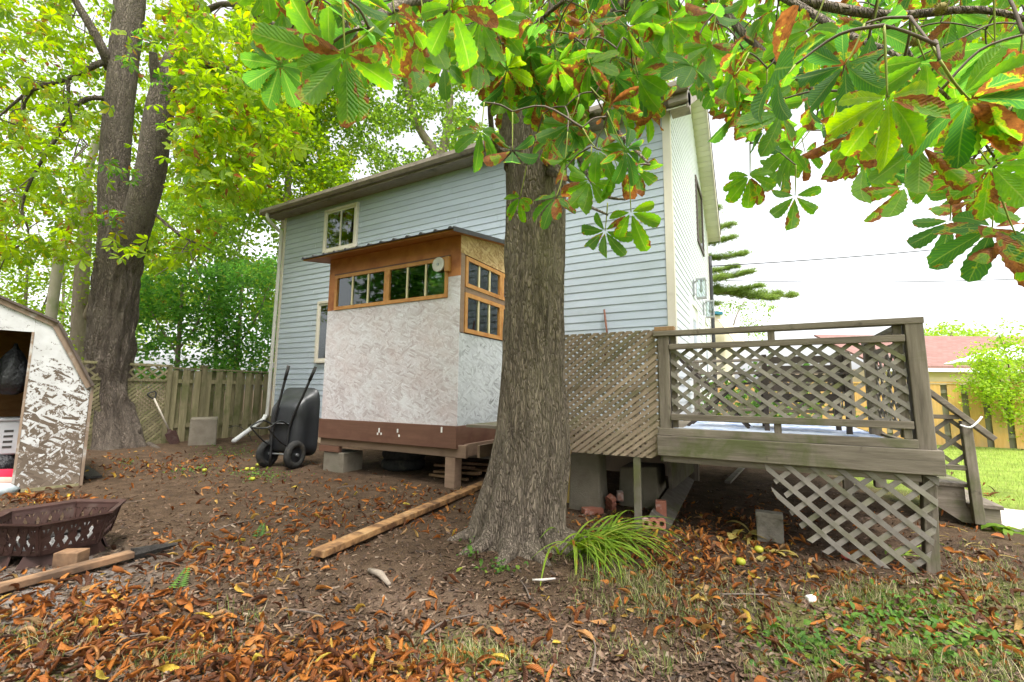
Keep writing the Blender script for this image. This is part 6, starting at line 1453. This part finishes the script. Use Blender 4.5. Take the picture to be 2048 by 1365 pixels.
o = scatter('leaf_litter', T_DRY, R[rest], P[rest], S[rest], 'litter'); tag(o, 'orange-brown carpet of fallen chestnut leaves over the soil', 'leaf litter', kind='stuff')
# bark chips and crumbs
def chip(rs): 
    l, w_ = rs.uniform(.012, .05), rs.uniform(.004, .014); V = np.array([(-l / 2, -w_ / 2, 0), (l / 2, -w_ / 3, rs.uniform(-.004, .008)), (l / 2.2, w_ / 2, .002), (-l / 2, w_ / 2.5, .006)]); return V, np.array([(0, 1, 2), (0, 2, 3)]), np.array([(.5, .5, 0, 0)] * 4)
T_CHIP = [chip(rs) for _ in range(12)]
N = 19000; xs = rng.uniform(-60, 2110, N); ys = 905 + (1400 - 905) * rng.rand(N) ** .75
P = np.array([onz(x, y, 0) for x, y in zip(xs, ys)]); keep = (P[:, 1] < 7.5) & ~((P[:, 0] > 1.3) & (P[:, 1] > 5.2)); P = on_ground(P[keep]); N = len(P); P[:, 2] += .003
o = scatter('soil_crumbs', T_CHIP, basis(rdirs(N) * np.array([1, 1, .2]), rdirs(N) * .5 + np.array([0, 0, 1])), P, rng.uniform(.6, 1.5, N), 'chips', smooth=False); tag(o, 'dark bark chips and crumbs strewn over the bare soil', 'chips', kind='stuff')
# twigs on the ground
for k, (x, y, L, lab) in enumerate(((560, 1010, .5, None), (470, 1050, .35, None), (250, 1010, .3, None), (700, 975, .3, None), (900, 1250, .3, None), (1500, 1195, .35, None), (420, 1150, .4, None), (800, 1330, .4, None), (1180, 1300, .35, None), (610, 1230, .3, None), (230, 1290, .35, None), (1050, 1180, .25, None))):
    p = onz(x, y, 0); a = rng.uniform(0, 3.1); e = V3(math.cos(a), math.sin(a), 0) * L / 2; z = float(gz(p[0], p[1])) + .008
    q = MB().tube(bez([p - e + V3(0, 0, z), p + rdirs(1)[0] * .03 * V3(1, 1, 0) + V3(0, 0, z + .012), p + e + V3(0, 0, z)], 8), np.linspace(.006, .003, 9), 6, jitter=.2).build('twig', 'twig', smooth=True)
    tag(q, 'thin bare grey twig lying on the soil', 'twig', 'bare twigs on the ground')
p = onz(1085, 1167, 0); MB_ = MB().tube([p + V3(-.06, -.02, .015), p + V3(0, 0, .02), p + V3(.06, .06, .02)], [.006, .008, .006], 8).build('stick', 'path_concrete', smooth=True); tag(MB_, 'short pale peeled stick beside the leaning grass clump', 'stick')
p = onz(760, 1155, 0); tag(MB().tube([p + V3(-.12, .03, .01), p + V3(0, 0, .02), p + V3(.14, -.06, .008)], [.018, .022, .012], 7, jitter=.4).build('bark_piece', 'far_bark', smooth=True), 'grey piece of bark lying on bare soil before the long timber', 'bark')
p = onz(1622, 1203, 0); tag(block('white_scrap', None, None, 'white_bit', p + V3(0, 0, .015), (.05, .035, .03), 30, bevel=.008, rough=.006), 'small white scrap on the ground before the skirt lattice', 'scrap')
# apples and a ball
for x, y in ((409, 944), (494, 940), (505, 941), (505, 962), (515, 934), (1482, 1132), (1518, 1106)):
    p = onz(x, y, 0); r = .03; z = float(gz(p[0], p[1])); c = p + V3(0, 0, z + r * .85); m_ = MB()
    th = np.linspace(0, math.pi, 10); m_.rings([[c + V3(math.cos(a) * r * math.sin(t_) * 1.05, math.sin(a) * r * math.sin(t_) * 1.05, r * (-math.cos(t_) * .9 - .25 * math.exp(-(t_ - math.pi) ** 2 * 8) + .12 * math.exp(-t_ ** 2 * 8))) for a in np.linspace(0, 2 * math.pi, 16, endpoint=False)] for t_ in np.clip(th, .05, math.pi - .05)])
    tag(m_.build('apple', 'apple', smooth=True), ('fallen yellow-green apple on the soil before the wheelbarrow' if x < 900 else 'fallen yellow apple among dry leaves near the paver block'), 'apple', 'fallen apples by the wheelbarrow' if x < 900 else 'fallen apples by the paver')
p = onz(1692, 1121, 0); m_ = MB(); c = p + V3(0, 0, .03); r = .03
m_.rings([[c + V3(math.cos(a) * r * math.sin(t_), math.sin(a) * r * math.sin(t_), -r * math.cos(t_)) for a in np.linspace(0, 2 * math.pi, 16, endpoint=False)] for t_ in np.linspace(.05, math.pi - .05, 10)]); tag(m_.build('ball', 'ball_red', smooth=True), 'small red ball lying under the skirt lattice', 'ball')
# grass: thin and dry in front, a lawn on the right
def blade_t(h, w_, lean): V = np.array([(-w_ / 2, 0, 0), (w_ / 2, 0, 0), (-w_ * .35, lean * h * .35, h * .55), (w_ * .35, lean * h * .35, h * .55), (0, lean * h, h * .95)]); return V, np.array([(0, 1, 3), (0, 3, 2), (2, 3, 4)]), np.array([(.2, .5, 0, 0)] * 5)
T_GR = [blade_t(h, .0045, l) for h in (.05, .075, .1) for l in (.2, .6, 1.1)]
def grass(name, P, mat, sc, label, rn=None):
    N = len(P); a = rng.uniform(0, 6.28, N); y_ = np.stack([np.cos(a), np.sin(a), np.zeros(N)], 1); R = basis(y_, np.tile(np.array([0, 0, 1.0]), (N, 1)) + rdirs(N) * .25)
    o = scatter(name, T_GR, R, P, rng.uniform(*sc, N), mat, rnd=rn, smooth=False); tag(o, label, 'grass', kind='stuff'); return o
G = [(1500, 1330, 260, 60, 3), (1700, 1250, 320, 60, 2.2), (1900, 1300, 260, 90, 2.5), (1300, 1190, 160, 50, 1.0), (1250, 1160, 90, 30, .6), (950, 1320, 120, 30, .7), (1780, 1190, 200, 40, 1.2), (1960, 1150, 90, 50, .6), (380, 1335, 150, 30, .5), (60, 1290, 120, 40, .4), (1150, 1120, 50, 30, .35), (10, 985, 40, 14, .25), (480, 1240, 60, 30, .1), (2250, 1200, 220, 90, 2.2)]
P = on_ground(pile(24000, G)); cl = fbm(P[:, 0] * 5, P[:, 1] * 5, 3, 77); P = P[cl > rng.uniform(.34, .52, len(P))]
grass('grass', P, 'grass', (.35, .85), 'thin patchy green and straw-coloured grass in the foreground soil')
N = 46000; P = np.stack([rng.uniform(1.1, 8.5, N), rng.uniform(6.2, 14.4, N), np.zeros(N)], 1); P = P[(P[:, 0] * .75 + (P[:, 1] - 7.6) * .6 - 1.1 > rng.normal(0, .3, len(P)))]; P = P[~((P[:, 0] < 2.0) & (P[:, 1] < 7.0))]; P = on_ground(P)
grass('lawn_grass', P, 'lawn_grass', (.5, .95), 'sunlit mown lawn between the steps and the orange fence')
# ground cover weeds: small leaf rosettes
def weeds(name, n, patches, mat, sc, label, cat='weeds'):
    P = on_ground(pile(n, patches)); P[:, 2] += rng.uniform(.0, .05, n); R = basis(rdirs(n) + np.array([0, 0, .3]), rdirs(n) * .6 + np.array([0, 0, 1]))
    o = scatter(name, [simple_leaf(.05, .022, 3, 2, .2, .6), simple_leaf(.04, .026, 3, 2, .3, .9)], R, P, rng.uniform(.5, 1.1, n), mat); tag(o, label, cat, kind='stuff'); return o
weeds('ground_cover', 650, [(1790, 1230, 130, 40, 2), (1900, 1290, 110, 50, 1.5), (1640, 1300, 90, 30, .8), (1560, 1270, 60, 20, .4)], 'leaf_ground', (.5, 1), 'low dark green leafy ground cover in the foreground grass at the deck post')
weeds('fallen_greens', 420, [(520, 950, 60, 14, 2), (470, 905, 70, 12, 2), (390, 945, 50, 12, .7), (600, 880, 30, 8, .3), (250, 925, 20, 6, .2)], 'leaf_ground', (.8, 1.8), 'wilted green leaves scattered between the drain pipe and the wheelbarrow', 'leaves')
weeds('ivy', 130, [(955, 1085, 26, 50, 1), (985, 1060, 10, 60, .7), (940, 1110, 20, 20, .6), (1000, 1140, 40, 12, .7)], 'leaf_ground', (.7, 1.3), 'small ivy sprigs at the left foot of the chestnut trunk', 'ivy')
# climbing ivy stems and leaves on the root flare
# strap-leaved clump (day lily) leaning out from the trunk
def strap(L, w_, arch, rs, na=9):
    V, UV = [], []
    for i in range(na + 1):
        u = i / na; ang = arch * u; y = L * (math.sin(ang) / arch); z = -L * (1 - math.cos(ang)) / arch; wd = w_ * (1 - u ** 2.2) + .0008; fold = wd * .25
        V += [(-wd / 2, y, z + fold), (0, y, z), (wd / 2, y, z + fold)]; UV += [(u, .9), (u, .2), (u, .9)]
    F = []
    for i in range(na):
        for j in range(2): a = i * 3 + j; F += [(a, a + 1, a + 4), (a, a + 4, a + 3)]
    return np.array(V), np.array(F), np.concatenate([np.array(UV), np.full((len(V), 1), rs.uniform(0, .1)), np.full((len(V), 1), rs.uniform(0, .3))], 1)
SM = [tmesh('strap_leaf', *strap(rs.uniform(.38, .62), rs.uniform(.011, .018), rs.uniform(1.2, 2.3), rs), 'blade') for _ in range(12)]
SMD = [tmesh('dry_strap', *strap(rs.uniform(.3, .5), rs.uniform(.008, .014), rs.uniform(1.8, 2.8), rs), 'leaf_dry') for _ in range(6)]
def clump_plant(label, c, n, dirs, meshes_, up=(.5, 1.3), scale=(.7, 1.1), spread=.06, name='lily_clump', cat='plant', leafname='leaf'):
    c = np.asarray(c, float); th_ = thing(name, label, cat, c)
    for k in range(n):
        a = rng.normal(*dirs) if dirs[1] < 4 else rng.uniform(0, 6.28); y_ = unit(V3(math.cos(a), math.sin(a), rng.uniform(*up))); p = c + V3(rng.normal(0, spread), rng.normal(0, spread), 0); s_ = rng.uniform(*scale)
        p[2] = float(gz(p[0], p[1])) - .005
        B_ = basis(y_[None], np.array([[0, 0, 1.0]]) + rdirs(1) * .3)[0]
        o = bpy.data.objects.new(leafname, meshes_[rng.randint(len(meshes_))]); COL.objects.link(o); setp(o, th_)
        o.matrix_basis = Matrix([list(B_[r] * s_) + [p[r]] for r in range(3)] + [[0, 0, 0, 1]])
    return th_
ar = math.atan2(RIGHT[1], RIGHT[0])
clump_plant('arching yellow-green strap-leaved lily clump at the right foot of the chestnut trunk', onz(1150, 1100, 0), 60, (ar - .75, .6), SM, (.7, 1.7), (1.0, 1.45), .08)
clump_plant('second yellow-green lily clump leaning away from the chestnut trunk', onz(1205, 1085, 0), 60, (ar - .6, .7), SM + SMD[:4], (.7, 1.7), (1.0, 1.5), .09)
HM = []
for _ in range(5):
    V, F, A = simple_leaf(rs.uniform(.16, .24), rs.uniform(.05, .085), 8, 4, .25, rs.uniform(1.0, 1.9)); HM.append((V, F, A))
HD = [tmesh('dry_hosta_leaf', V, F, A, 'leaf_dry') for V, F, A in HM]; HG = [tmesh('hosta_leaf', V, F, A, 'blade') for V, F, A in HM]
clump_plant('dried-up yellow hosta beside the upright paver block', onz(1500, 1072, 0), 16, (0, 9), HD, (.3, 1.6), (.6, 1.0), .05, 'hosta')
clump_plant('withered yellow-brown hosta in front of the upright paver block', onz(1545, 1108, 0), 13, (0, 9), HD, (.2, 1.0), (.5, .85), .05, 'hosta')
clump_plant('pale green hosta beside the concrete path', onz(2010, 1058, 0), 22, (0, 9), HG, (.3, 1.2), (.8, 1.3), .06, 'hosta')
clump_plant('bright green strap-leaved tuft under the skirt lattice by the corner post', onz(1790, 1108, 0), 12, (ar, .5), SM, (.2, .8), (.5, .8), .04)
clump_plant('flattened pale straw clump beside the corner post of the deck', onz(1960, 1090, 0), 40, (0, 9), SMD, (.05, .5), (.7, 1.2), .22, 'straw_clump')
clump_plant('yellow-green strap leaves lying in the foreground grass near the corner post', onz(1900, 1235, 0), 9, (ar - .5, .35), SM, (.0, .25), (.8, 1.1), .06)
FM = []
for k in range(4):
    Vs, Fs, As = [], [], []; o_ = 0
    for i in range(9):
        for s_ in (-1, 1):
            V, F, A = simple_leaf(.06 * (1 - i / 13), .016, 2, 2, .2, .4); V = rotz(V, s_ * 1.1) + np.array([0, .02 + i * .018, 0]); Vs.append(V); Fs.append(F + o_); As.append(A); o_ += len(V)
    FM.append(tmesh('frond', np.concatenate(Vs), np.concatenate(Fs), np.concatenate(As), 'leaf_ground'))
for (x, y) in ((350, 1180), (515, 1075)):
    p = onz(x, y, 0); o = link('fern_frond', FM[0], None); B_ = basis(unit(-RIGHT * .3 + FWD * V3(1, 1, 0) + V3(0, 0, .45))[None], np.array([[0, 0, 1.0]]))[0]; p = p + V3(0, 0, float(gz(p[0], p[1])) + .004)
    o.matrix_world = Matrix([list(B_[r] * 1.0) + [p[r]] for r in range(3)] + [[0, 0, 0, 1]]); tag(o, 'single green feathery frond lying among orange leaves', 'frond', 'green fronds on the ground')
